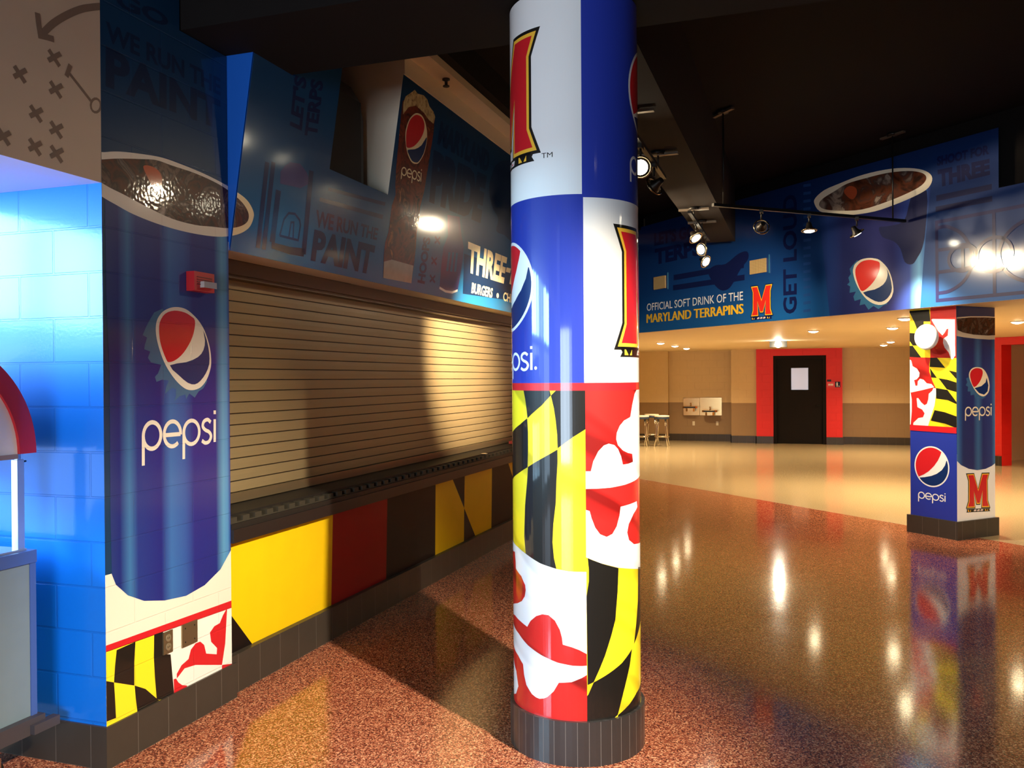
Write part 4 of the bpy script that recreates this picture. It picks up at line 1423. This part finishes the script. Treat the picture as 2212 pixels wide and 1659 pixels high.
c7 = lambda pts: [(1940 + .1085 * x, 1060 + .10847 * y) for x, y in pts]
wordmark(A, c7([(402, 15), (945, 98), (945, 220), (402, 145)]), v_wht, 1)
A = Art(SR, mb, (NP0, .15, NP0 + PD, Z_BULK))
p_cup = ramp_mat('pillar_cup_blue', [(0, rgb(70, 120, 176)), (.07, rgb(50, 90, 150)), (.16, rgb(34, 48, 104)), (.42, rgb(38, 44, 104)), (.55, rgb(56, 100, 150)), (.68, rgb(38, 46, 108)), (.9, rgb(44, 60, 124)), (1, rgb(70, 120, 170))], 'X', NP0, NP0 + PD, .38, .5, .1)
A.rect(NP0, .15, NP0 + PD, Z_BULK, v_navy, 0)
A.px(zr([(390, 1000), (700, 1000), (700, 1460), (390, 1460)]), v_wht, 1)
A.px(zr([(390, 180), (700, 180), (700, 1035), (668, 1052), (640, 1075), (600, 1094), (545, 1103), (490, 1094), (440, 1070), (412, 1042), (390, 1040)]), p_cup, 2)
A.px(zr([(390, 20), (700, 20), (700, 112), (600, 104), (500, 104), (410, 116), (390, 112)]), v_navy, 3)
pc = vin('pillar_cream', rgb(236, 220, 190))
A.px(zr([(390, 108), (500, 100), (600, 100), (700, 106), (700, 250), (620, 252), (540, 247), (460, 238), (390, 225)]), pc, 4)
A.px(zr([(410, 116), (500, 108), (600, 108), (700, 112), (700, 222), (610, 226), (520, 220), (450, 206), (415, 190)]), drink_mat('pillar_cola', 7, cola_stops), 5)
A.px(zr([(500, 475), (485, 500), (470, 505), (480, 530), (468, 550), (485, 560), (480, 590), (500, 590), (500, 615), (525, 610), (530, 635), (555, 622), (575, 640), (600, 625), (580, 520)]), vin('pillar_cap_teal', rgb(56, 96, 140)), 3)
A.px(zr([(545, 431), (575, 438), (600, 465), (618, 510), (624, 560), (614, 600), (585, 622), (550, 608), (518, 565), (496, 515), (489, 480), (500, 450), (520, 435)]), pc, 4, 3)
A.px(zr([(545, 438), (572, 446), (579, 470), (570, 505), (550, 540), (522, 562), (503, 520), (496, 482), (505, 455), (525, 441)]), v_red, 5, 2)
A.px(zr([(604, 500), (616, 550), (610, 590), (588, 611), (555, 600), (526, 568), (570, 555), (598, 530)]), v_navy, 5)
wordmark(A, zr([(465, 692), (636, 690), (636, 746), (465, 750)]), pc, 3)
m_logo(A, zr([(484, 1136), (614, 1131), (618, 1336), (484, 1341)]), v_red, v_gold, v_blk, 2, True, zr([(474, 1356), (629, 1349), (629, 1370), (474, 1379)]), v_wht)
build('wrapped_shaft', mb, t)
mb = MB()
mb.obox(un(UP0 - .028, NP0 - .028, 0), UD * (PW + .056), ND * (PD + .056), (0, 0, .196), base_tile)
build('tile_base', mb, t)
# round disc standing off the pillar on a short arm
dq = at_plane(2001, 728, ND, NP0 - .13)
dc = dq + ND * .13
t = thing('round_disc', 'white round disc mounted on the square pillar above the red and white flag', 'disc', tuple(dc))
mb = MB()
mb.rev(dc + SL.n * .10, SL.n, [(0, .12), (.006, .135), (.03, .14), (.05, .134), (.056, .118)], white_paint, 40)
build('disc_face', mb, t)
mb = MB()
mb.rod(dc, dc + SL.n * .10, .025, white_paint, 14)
build('mounting_arm', mb, t)

# ------------------------------------------------------------------ far wall
XF = 23.9
far_tan = mat('far_wall_tan', rgb(208, 182, 138), 0.6, noise=0.04, block=(0.4064, 0.2032, 0.003, 0.5, None))
far_brown = mat('far_wall_brown', rgb(146, 118, 84), 0.55, noise=0.04, block=(0.4064, 0.2032, 0.003, 0.5, None))
red_wall = mat('red_wall_paint', rgb(220, 30, 26), 0.5, block=(0.4064, 0.2032, 0.003, 0.5, None))
def wall_piece(mbx, x, y0, y1, depth=.4, red=False, z0=0, z1=Z_BULK + .01):
    if red:
        mbx.box((x, y0, z0), (x + depth, y1, z1), red_wall)
    else:
        mbx.box((x, y0, 0), (x + depth, y1, 1.065), far_brown)
        mbx.box((x, y0, 1.065), (x + depth, y1, z1), far_tan)
mb = MB()
wall_piece(mb, 23.75, 1.17, 1.82, .9)
wall_piece(mb, 24.25, 1.82, 3.55)
wall_piece(mb, 24.05, 3.55, 8.0)
wall_piece(mb, 23.9, -4.2, -0.96)
wall_piece(mb, 23.66, .74, 1.17, .9, True)
wall_piece(mb, 23.66, -.96, -.57, .9, True)
wall_piece(mb, 23.66, -.57, .74, .9, True, 2.31)
struct('wall_far', mb, 'far wall in tan over brown with a red door surround', 'wall')
mb = MB()
for x, y0, y1 in ((23.73, 1.19, 1.84), (24.23, 1.84, 3.57), (24.03, 3.57, 8.0), (23.88, -4.2, -.98), (23.64, .74, 1.19), (23.64, -.98, -.57)):
    mb.box((x, y0, 0), (x + .02, y1, .19), base_tile)
mb.box((23.64, 1.17, 0), (23.74, 1.19, .19), base_tile)
mb.box((23.73, 1.82, 0), (24.24, 1.84, .19), base_tile)
struct('baseboard_far', mb, 'dark tile base along the far wall', 'baseboard')
# left side wall beyond the counter, closing the concourse
mb = MB()
mb.box((14.3, 2.95, 0), (14.45, 8.0, 4.4), tan_paint)
mb.box((14.3, 7.9, 0), (24.6, 8.0, 4.4), far_tan)
struct('wall_left', mb, 'tan side wall beyond the service counter', 'wall')
# door
t = tag(thing('door_1', 'black door with a small glass pane in the red surround of the far wall', 'door', (23.8, .08, 0)), 'black door with a small glass pane in the red surround of the far wall', 'door', None, 'structure')
door_black = mat('door_black_paint', rgb(20, 15, 12), 0.6, spec=0.15)
mb = MB()
mb.box((23.70, .66, 0), (23.86, .74, 2.31), door_black)
mb.box((23.70, -.57, 0), (23.86, -.49, 2.31), door_black)
mb.box((23.70, -.49, 2.22), (23.86, .66, 2.31), door_black)
build('door_frame', mb, t)
mb = MB()
a, b = at_plane(1709, 795, (1, 0, 0), 23.78), at_plane(1746, 842, (1, 0, 0), 23.78)
ya, yb, zt_, zb_2 = a[1], b[1], a[2], b[2]
mb.box((23.78, ya, 0), (23.83, .66, 2.22), door_black)
mb.box((23.78, -.49, 0), (23.83, yb, 2.22), door_black)
mb.box((23.78, yb, 0), (23.83, ya, zb_2), door_black)
mb.box((23.78, yb, zt_), (23.83, ya, 2.22), door_black)
build('door_leaf', mb, t)
mb = MB()
mb.box((23.80, yb, zb_2), (23.81, ya, zt_), mat('frosted_door_glass', rgb(190, 180, 184), 0.25, coat=0.5))
build('door_glass', mb, t)
mb = MB()
mb.rod((23.78, -.40, 1.0), (23.72, -.40, 1.0), .012, steel_dark)
mb.rod((23.72, -.40, 1.0), (23.72, -.30, 1.0), .012, steel_dark)
build('door_handle', mb, t)
# restroom sign
sp_ = lambda x, y: at_plane(x, y, (1, 0, 0), 23.66)
a, b = sp_(1804, 824.5), sp_(1815, 836.5)
a2, b2 = sp_(1786, 825), sp_(1803.5, 837)
a3, b3 = sp_(1786.5, 820), sp_(1795.5, 824)
t = thing('restroom_sign', 'small black and red room sign on the red wall right of the door', 'sign', (23.66, a2[1], b[2]))
mb = MB()
mb.box((23.645, b[1], b[2]), (23.659, a[1], a[2]), v_blk)
w_, h_ = a[1] - b[1], a[2] - b[2]
yc = b[1] + w_ * .62
mb.rev((23.644, yc, b[2] + h_ * .84), (-1, 0, 0), [(0, h_ * .09), (.002, h_ * .09)], v_wht, 14)
mb.prism([(23.643, yc + w_ * .18, b[2] + h_ * .72), (23.643, yc - w_ * .18, b[2] + h_ * .72), (23.643, yc - w_ * .12, b[2] + h_ * .42), (23.643, yc - w_ * .10, b[2] + h_ * .1), (23.643, yc + w_ * .10, b[2] + h_ * .1), (23.643, yc + w_ * .12, b[2] + h_ * .42)], (.001, 0, 0), v_wht)
mb.prism([(23.643, b[1] + w_ * .1, b[2] + h_ * .1), (23.643, b[1] + w_ * .32, b[2] + h_ * .1), (23.643, b[1] + w_ * .3, b[2] + h_ * .38)], (.001, 0, 0), v_wht)
build('pictogram_plate', mb, t)
mb = MB()
mb.box((23.645, b2[1], b2[2]), (23.659, a2[1], a2[2]), mat('sign_plate_red', rgb(226, 50, 44), 0.4))
for k in range(5):
    y0 = b2[1] + (a2[1] - b2[1]) * (.2 + .13 * k)
    mb.box((23.6435, y0, b2[2] + .05), (23.645, y0 + .018, b2[2] + .095), v_wht)
build('name_plate', mb, t)
mb = MB()
mb.box((23.65, b3[1], b3[2]), (23.659, a3[1], a3[2]), steel_dark)
build('number_plate', mb, t)

# twin drinking fountains
def fountain(y0, y1, z0, z1, zb, lab, bright):
    x = 24.25
    t = thing('drinking_fountain', lab, 'drinking fountain', (x, (y0 + y1) / 2, z0), 'drinking fountains on the far wall')
    mb = MB()
    mb.box((x - .02, y0, z0), (x - .002, y1, z1), stainless)
    build('back_plate', mb, t)
    yc = (y0 + y1) / 2
    mb = MB()
    pr = [(x - .02, yc + .18, zb), (x - .34, yc + .2, zb), (x - .40, yc + .12, zb), (x - .40, yc - .12, zb), (x - .34, yc - .2, zb), (x - .02, yc - .18, zb)]
    mb.prism(pr, (0, 0, -.05), stainless)
    mb.prism([(p[0] * .5 + (x - .2) * .5, yc + (p[1] - yc) * .6, zb - .05) for p in pr], (0, 0, -.09), stainless)
    build('basin', mb, t)
    mb = MB()
    mb.rod((x - .24, yc, zb), (x - .24, yc, zb + .06), .014, chrome)
    mb.rod((x - .24, yc, zb + .06), (x - .28, yc, zb + .09), .012, chrome)
    build('bubbler', mb, t)
    mb = MB()
    mb.box((x - .415, yc - .15, zb - .045), (x - .40, yc + .15, zb - .005), steel_dark)
    build('push_bar', mb, t)
fp = lambda x, y: at_plane(x, y, (1, 0, 0), 24.25)
fa, fb, fc = fp(1476.5, 860), fp(1511.5, 897), fp(1559, 859)
fountain(fb[1] + .005, fa[1], fb[2], fa[2], fp(1495, 877)[2], 'higher drinking fountain, left of the pair in the far wall alcove', False)
fountain(fc[1], fb[1] - .005, fb[2], fc[2], fp(1537, 887)[2] + .02, 'lower drinking fountain, right of the pair in the far wall alcove', True)
for x_, lab in ((1498.5, 'small outlet under the higher drinking fountain'), (1549.5, 'small outlet under the lower drinking fountain')):
    a, b = fp(x_ - 2.6, 910), fp(x_ + 2.6, 919)
    t = thing('far_outlet', lab, 'outlet', (24.25, (a[1] + b[1]) / 2, b[2]))
    mb = MB()
    mb.box((24.24, b[1], b[2]), (24.249, a[1], a[2]), mat('pale_outlet_plate', rgb(216, 206, 184), 0.4))
    build('cover_plate', mb, t)

# red wall with a dark doorway at far right
NR = 15.85
mb = MB()
q0 = at_plane(2163, 745, ND, NR)
uj = q0 @ UD
zj = q0[2]
mb.obox(un(uj, NR, 0), UD * (11.6 - uj), ND * .3, (0, 0, Z_BULK), red_wall)
mb.obox(un(uj - 2.6, NR, zj), UD * 2.6, ND * .3, (0, 0, Z_BULK - zj), red_wall)
mb.obox(un(uj - 6.5, NR, 0), UD * 3.9, ND * .3, (0, 0, Z_BULK), red_wall)
mb.obox(un(uj - 2.6, NR + 2.2, 0), UD * 5.2, ND * .2, (0, 0, Z_BULK), red_wall)
mb.obox(un(uj + .6, NR + .3, 0), UD * .15, ND * 1.9, (0, 0, Z_BULK), red_wall)
mb.obox(un(11.3, NR, 0), UD * .3, ND * 4.5, (0, 0, Z_BULK), far_tan)
struct('wall_right', mb, 'red wall with a dark red doorway recess at far right', 'wall')
mb = MB()
mb.obox(un(uj, NR - .02, 0), UD * (11.6 - uj), ND * .02, (0, 0, .19), base_tile)
mb.obox(un(uj - 2.6, NR + 2.18, 0), UD * 3.2, ND * .02, (0, 0, .19), base_tile)
struct('baseboard_right', mb, 'dark tile base along the red wall', 'baseboard')

# ------------------------------------------------------------------ downlights in the lower ceiling
lens_warm = emit('downlight_glow', (1.0, 0.82, 0.5), 60.0)
trim_w = mat('downlight_trim', rgb(226, 214, 190), 0.4)
def downlight(p, power):
    t = thing('downlight', 'round downlight', 'downlight', (p[0], p[1], Z_BULK), 'downlights in the lower ceiling')
    mb = MB()
    mb.ring((p[0], p[1], Z_BULK - .004), (0, 0, 1), .085, .01, trim_w, 28)
    build('trim_ring', mb, t)
    mb = MB()
    mb.rev((p[0], p[1], Z_BULK - .034), (0, 0, 1), [(0, .02), (.006, .05), (.016, .07), (.032, .077)], lens_warm, 28)
    build('lens', mb, t)
    return t
def down_lamp(p, power, col=WARM2):
    l = bpy.data.lights.new('downlight_beam', 'SPOT')
    l.energy, l.color = power, col
    l.spot_size, l.spot_blend = math.radians(140), 0.7
    l.shadow_soft_size = .09
    o = bpy.data.objects.new('downlight_beam', l)
    o.location = (p[0], p[1], Z_BULK - .06)
    COL.objects.link(o)
DL = [((1427, 741), 'nearest downlight of the row of three over the drinking fountains'),
      ((1458, 747), 'second downlight of the row of three over the drinking fountains'),
      ((1483, 752.5), 'farthest downlight of the row of three over the drinking fountains'),
      ((1757, 715), 'downlight alone in the lower ceiling in front of the red door surround'),
      ((1928, 708), 'nearest downlight of the row of three before the square pillar'),
      ((1924, 738), 'second downlight of the row of three before the square pillar'),
      ((1909, 745), 'farthest downlight of the row of three before the square pillar'),
      ((1955, 688), 'downlight close at the left top edge of the square pillar'),
      ((2198, 695), 'downlight right of the square pillar above the red wall')]
first = None
for (q, lab) in DL:
    p = at_floor(q[0], q[1], Z_BULK - .005)
    if first is None:
        first = downlight(p, 0)
        first['label'] = lab
        p_first = p
    else:
        dup(first, (p[0] - p_first[0], p[1] - p_first[1], 0), lab, 'downlights in the lower ceiling')
    down_lamp(p, 300)
for p in ((16.5, 5.2), (20.0, 5.4), (16.2, -4.6), (12.6, -4.2)):  # unseen downlight beams added for coverage, without fixtures
    down_lamp(p, 300)

# emergency floodlight over the door
fpz = at_floor(1681, 744, Z_BULK - .07)
ex, ey = fpz[0], fpz[1]
t = thing('emergency_light', 'bright white emergency light on the lower ceiling in front of the black door', 'lamp', (ex, ey, Z_BULK))
mb = MB()
mb.box((ex + .03, ey - .17, Z_BULK - .125), (ex + .16, ey + .17, Z_BULK), steel_dark)
build('housing', mb, t)
mb = MB()
mb.rev((ex + .03, ey, Z_BULK - .065), (-1, 0, -.1), [(0, .06), (.03, .07), (.06, .055), (.07, .02)], emit('emergency_lamp_glow', (1.0, 0.93, 0.75), 30), 24)
build('lamp_face', mb, t)
l = bpy.data.lights.new('emergency_glow', 'POINT')
l.energy, l.color, l.shadow_soft_size = 30, (1, 0.92, 0.7), .06
o = bpy.data.objects.new('emergency_glow', l)
o.location = (ex - .15, ey, Z_BULK - .09)
COL.objects.link(o)

# ------------------------------------------------------------------ track lights
glow = emit('spotlight_glow', (1.0, 0.9, 0.66), 40.0)
dimglow = mat('spotlight_glass', rgb(210, 190, 150), 0.15, coat=1.0)
rim_m = mat('spotlight_rim_metal', rgb(150, 132, 104), 0.25, metal=1.0)
head_m = mat('spotlight_black_metal', rgb(46, 42, 38), 0.4, metal=0.7)
def track(name, a, b, label, hangers, ztop):
    a, b = np.array(a, float), np.array(b, float)
    t = thing(name, label, 'track', tuple((a + b) / 2))
    d = (b - a) / np.linalg.norm(b - a)
    s = np.cross(d, (0, 0, 1))
    mb = MB()
    mb.obox(a - s * .018 - np.array([0, 0, .012]), b - a, s * .036, (0, 0, .03), head_m)
    build('rail', mb, t)
    for h in hangers:
        p = a + (b - a) * h
        mb = MB()
        mb.rod(p + np.array([0, 0, .015]), (p[0], p[1], ztop), .008, head_m, 8)
        mb.rev((p[0], p[1], ztop - .03), (0, 0, 1), [(0, .055), (.028, .06)], head_m, 16)
        mb.obox(np.array([p[0], p[1], ztop - .034]) - s * .16 - d * .02, s * .32, d * .04, (0, 0, .02), mat('hanger_pale_metal', rgb(120, 104, 86), 0.4, metal=0.5))
        build('hanger', mb, t)
    return t
def spotlight(p, rail_z, aim, label, power=0, cone=70, blend=.5, color=WARM, lit=True, soft=.05):
    p, aim = np.array(p, float), np.array(aim, float)
    d = aim - p
    d /= np.linalg.norm(d)
    t = thing('track_spotlight', label, 'spotlight', (p[0], p[1], p[2]), 'track spotlights under the ceiling')
    mb = MB()
    mb.rod((p[0], p[1], rail_z - .012), (p[0], p[1], p[2] + .075), .009, head_m, 8)
    mb.box((p[0] - .05, p[1] - .017, rail_z - .04), (p[0] + .05, p[1] + .017, rail_z - .012), head_m)
    build('stem', mb, t)
    mb = MB()
    mb.rev(p - d * .085, d, [(0, .022), (.02, .028), (.05, .034), (.075, .052), (.092, .056)], head_m, 24, True)
    build('lamp_body', mb, t)
    mb = MB()
    mb.rev(p - d * .002, d, [(0, .05), (.012, .053), (.018, .04), (.021, .001)], glow if lit else dimglow, 24)
    build('lens', mb, t)
    mb = MB()
    mb.ring(p, d, .075, .0075, rim_m, 30)
    build('gimbal_ring', mb, t)
    if power:
        l = bpy.data.lights.new('spotlight_beam', 'SPOT')
        l.energy, l.color = power, color
        l.spot_size, l.spot_blend = math.radians(cone), blend
        l.shadow_soft_size = soft
        o = bpy.data.objects.new('spotlight_beam', l)
        o.location = tuple(p + d * .06)
        o.rotation_euler = look_rot(d)
        COL.objects.link(o)
    return t
ZR = 3.43
track('lighting_track', (5.0, 1.1, ZR), (7.3, 1.1, ZR), 'black lighting track under the beam just right of the round column', (.35, .86), 3.57)
track('lighting_track', (9.0, 1.1, ZR + .02), (10.9, 1.1, ZR + .02), 'short black lighting track near the far end of the dark beam', (.2, .62), 3.57)
ca, cb = at_floor(1540, 443, 3.45), at_floor(1955, 478, 3.45)
track('lighting_track', ca, cb, 'long black lighting track hanging in front of the blue bulkhead', (.05, .93), 4.4)
spotlight((6.18, 1.1, 3.26), ZR, (2.0, .9, 2.0), 'bright spotlight shining at the viewer right beside the round column', 70, 50)
spotlight((6.78, 1.1, 3.25), ZR, (8.1, 3.3, 1.95), 'spotlight seen from behind below the bright one near the round column', 2100, 42, 1.0)
spotlight((5.55, 1.1, 3.24), ZR, (3.7, 3.0, 1.9), 'spotlight on the track behind the round column', 35, 60, .6)
spotlight((9.55, 1.1, 3.27), ZR + .02, (8.0, -1.2, 0.0), 'spotlight with thin dark ring, nearest at the short track', 60, 60, .7)
spotlight((10.1, 1.1, 3.22), ZR + .02, (7.6, 2.9, 2.6), 'middle spotlight of the short track', 60, 40, .8)
spotlight((10.55, 1.1, 3.14), ZR + .02, (8.0, -3.0, 0.4), 'lit spotlight hanging lowest at the end of the short track', 110, 80, .7)
spotlight((9.10, 2.15, 3.37), 3.56, (9.9, -1.9, 2.6), 'unseen spotlight added farther behind the round column, aimed at the court diagram', 170, 80, .7)  # this lamp and the next: unseen, added for glare spots on the bulkhead
spotlight((8.74, 2.15, 3.37), 3.56, (9.5, -2.4, 2.6), 'unseen spotlight added behind the round column, aimed at the right of the court diagram', 170, 80, .7)
track('lighting_track', (8.3, 2.15, 3.56), (9.5, 2.15, 3.56), 'black lighting track added out of sight behind the round column near the sign', (.2, .8), 4.4)  # unseen rail added to carry the two glare lamps
C1, C2, C3 = at_floor(1645, 490, 3.27), at_floor(1748, 498, 3.27), at_floor(1851, 504, 3.27)
spotlight(C1, 3.45, un(9.9, 8.1, 2.3), 'leftmost spotlight of the track in front of the bulkhead', 620, 60, .9)
spotlight(C2, 3.45, un(6.4, 6.6, 0.0), 'middle spotlight of the track in front of the bulkhead', 80, 60, .8)
spotlight(C3, 3.45, un(6.3, 8.25, 1.9), 'rightmost spotlight of the track in front of the bulkhead', 420, 60, .8)
# near right, out of view: column spotlight, and one added to brighten the square pillar
spotlight((2.0, -1.4, 3.42), 3.5, (3.8, 1.9, .35), 'spotlight near the viewer on the right that lights the round column', 1900, 50, .85, KEY)
spotlight((5.2, -4.2, 3.4), 3.5, (10.3, -1.7, .9), 'unseen spotlight added over the open floor on the right', 900, 26, .8)

# ------------------------------------------------------------------ food cart at the left edge
YC, XC1 = 3.235, 2.935
t = thing('food_cart', 'grey food cart with blue rim and red and white arched canopy beside the blue wall', 'cart', (XC1 - .5, YC + .35, 0))
W0 = XC1 - 1.0
grey_panel = mat('cart_grey_panel', rgb(124, 142, 150), 0.45, metal=0.1, noise=0.08, nscale=8)
cart_blue = mat('cart_blue_edge', rgb(70, 96, 160), 0.35, coat=0.3)
cart_red = mat('cart_red_paint', rgb(196, 22, 34), 0.35, coat=0.4)
cart_white = mat('cart_white_panel', rgb(238, 238, 240), 0.4)
alu = mat('cart_aluminium', rgb(200, 204, 206), 0.3, metal=0.8)
mb = MB()
mb.box((W0, YC, .27), (XC1, YC + .7, .98), grey_panel)
build('body', mb, t)
mb = MB()
for x in (W0 - .004, XC1 - .026):
    mb.box((x, YC - .006, .27), (x + .03, YC, .96), cart_blue)
mb.box((W0 - .004, YC - .012, .945), (XC1 + .004, YC + .71, 1.0), cart_blue)
build('blue_edging', mb, t)
mb = MB()
mb.box((W0 + .03, YC + .02, 1.0), (XC1 - .02, YC + .69, 1.008), alu)
build('worktop', mb, t)
for (x, y) in ((XC1 - .055, YC + .03), (W0 + .03, YC + .03), (XC1 - .055, YC + .64), (W0 + .03, YC + .64)):
    mb = MB()
    mb.box((x, y, 1.0), (x + .035, y + .035, 1.40), alu)
    p_ = build('post', mb, t)
    mb = MB()
    mb.box((x + .008, y + .008, 1.40), (x + .026, y + .026, 1.44), alu)
    mb.rod((x + .03, y + .017, 1.39), (x + .06, y + .017, 1.39), .004, steel_dark, 8)
    build('post_clamp', mb, p_)
cxm, ax_, bz_, zb0 = (W0 + XC1) / 2, .50, .50, 1.43
outer = [(cxm + ax_ * math.cos(a), zb0 + bz_ * math.sin(a)) for a in np.linspace(0, math.pi, 41)]
inner = [(cxm + (ax_ - .085) * math.cos(a), zb0 + (bz_ - .085) * math.sin(a)) for a in np.linspace(0, math.pi, 41)]
ring_pts = outer + inner[::-1]
for yy in (YC - .02, YC + .67):
    mb = MB()
    mb.prism([(x, yy, z) for x, z in ring_pts], (0, .03, 0), cart_red)
    build('red_arch', mb, t)
for yy in (YC - .006, YC + .67):
    mb = MB()
    mb.prism([(x, yy, z) for x, z in inner], (0, .012, 0), cart_white)
    build('arch_panel', mb, t)
mb = MB()
mb.box((W0 + .09, YC - .016, zb0 - .02), (XC1 - .09, YC + .0, zb0), mat('cart_dusty_rail', rgb(150, 132, 132), 0.5))
build('arch_rail', mb, t)
mb = MB()
for i in range(40):
    (x0_, z0_), (x1_, z1_) = outer[i], outer[i + 1]
    mb.poly([(x0_, YC - .02, z0_), (x0_, YC + .70, z0_), (x1_, YC + .70, z1_), (x1_, YC - .02, z1_)], mat('cart_dark_canopy', rgb(120, 16, 24), 0.5), None, True)
build('canopy_roof', mb, t)
mb = MB()
mb.box((W0 - .02, YC - .035, .2), (XC1 + .02, YC + .72, .27), mat('cart_bumper', rgb(78, 72, 76), 0.5, metal=0.3))
mb.box((XC1 - .06, YC - .06, .205), (XC1 + .075, YC - .02, .245), MATS['cart_bumper'])
build('bumper', mb, t)
for (x, y) in ((XC1 - .16, YC + .08), (W0 + .14, YC + .08), (XC1 - .16, YC + .6), (W0 + .14, YC + .6)):
    mb = MB()
    mb.rod((x, y, .1), (x, y, .2), .012, chrome, 10)
    mb.box((x - .03, y - .028, .055), (x + .03, y - .024, .12), chrome)
    mb.box((x - .03, y + .024, .055), (x + .03, y + .028, .12), chrome)
    f_ = build('caster_fork', mb, t)
    mb = MB()
    mb.rev((x, y - .02, .055), (0, 1, 0), [(0, .045), (.004, .055), (.036, .055), (.04, .045)], v_blk, 22)
    build('caster_wheel', mb, f_)
mb = MB()
mb.prism([(XC1 - .32, YC + .10, 1.0085), (XC1 - .17, YC + .10, 1.0085), (XC1 - .24, YC + .10, 1.15), (XC1 - .32, YC + .10, 1.15)], (0, .06, 0), alu)
tag(build('card_holder', mb, None), 'small metal card holder standing on the food cart worktop', 'card holder')

# ------------------------------------------------------------------ bar stools and table on the left of the far room
stool_blue, stool_white, stool_top = mat('stool_navy_band', rgb(26, 56, 96), 0.35, coat=0.4), mat('stool_white_edge', rgb(240, 232, 214), 0.4), mat('stool_seat_pad', rgb(70, 52, 42), 0.5)
def stool(x, y, label):
    t = thing('bar_stool', label, 'stool', (x, y, 0), 'bar stools by the far wall')
    mb = MB()
    mb.rev((x, y, .70), (0, 0, 1), [(0, .17), (.01, .185), (.055, .19)], stool_blue, 28)
    s = build('seat', mb, t)
    mb = MB()
    mb.rev((x, y, .755), (0, 0, 1), [(0, .192), (.03, .192), (.035, .17)], stool_white, 28)
    build('seat_edge', mb, s)
    for k in range(4):
        a = math.pi / 4 + k * math.pi / 2
        mb = MB()
        mb.tube([(x + .13 * math.cos(a), y + .13 * math.sin(a), .70), (x + .15 * math.cos(a), y + .15 * math.sin(a), .5), (x + .18 * math.cos(a), y + .18 * math.sin(a), .22), (x + .24 * math.cos(a), y + .24 * math.sin(a), .0)], .014, chrome, 8)
        build('leg', mb, t)
    mb = MB()
    mb.ring((x, y, .25), (0, 0, 1), .185, .013, chrome, 28)
    build('foot_ring', mb, t)
    return t
s1 = at_floor(1430, 964)
s2 = at_floor(1386, 964)
st = stool(s1[0], s1[1], 'right bar stool with navy seat near the drinking fountains')
dup(st, (s2[0] - s1[0], s2[1] - s1[1], 0), 'left bar stool, half hidden by the round column')
s3 = at_floor(1408, 958.5)
dup(st, (s3[0] - s1[0], s3[1] - s1[1], 0.0), 'bar stool farther back between the two others')
tp = at_floor(1390, 872, .985)
t = thing('high_table', 'thin dark high table behind the bar stools beside the round column', 'table', (tp[0], tp[1], 0))
mb = MB()
mb.rev((tp[0], tp[1], .955), (0, 0, 1), [(0, .45), (.03, .45)], door_black, 36)
build('tabletop', mb, t)
mb = MB()
mb.rod((tp[0], tp[1], .03), (tp[0], tp[1], .955), .03, steel_dark, 14)
build('post', mb, t)
mb = MB()
mb.rev((tp[0], tp[1], 0), (0, 0, 1), [(0, .28), (.02, .27), (.035, .05)], steel_dark, 30)
build('base', mb, t)
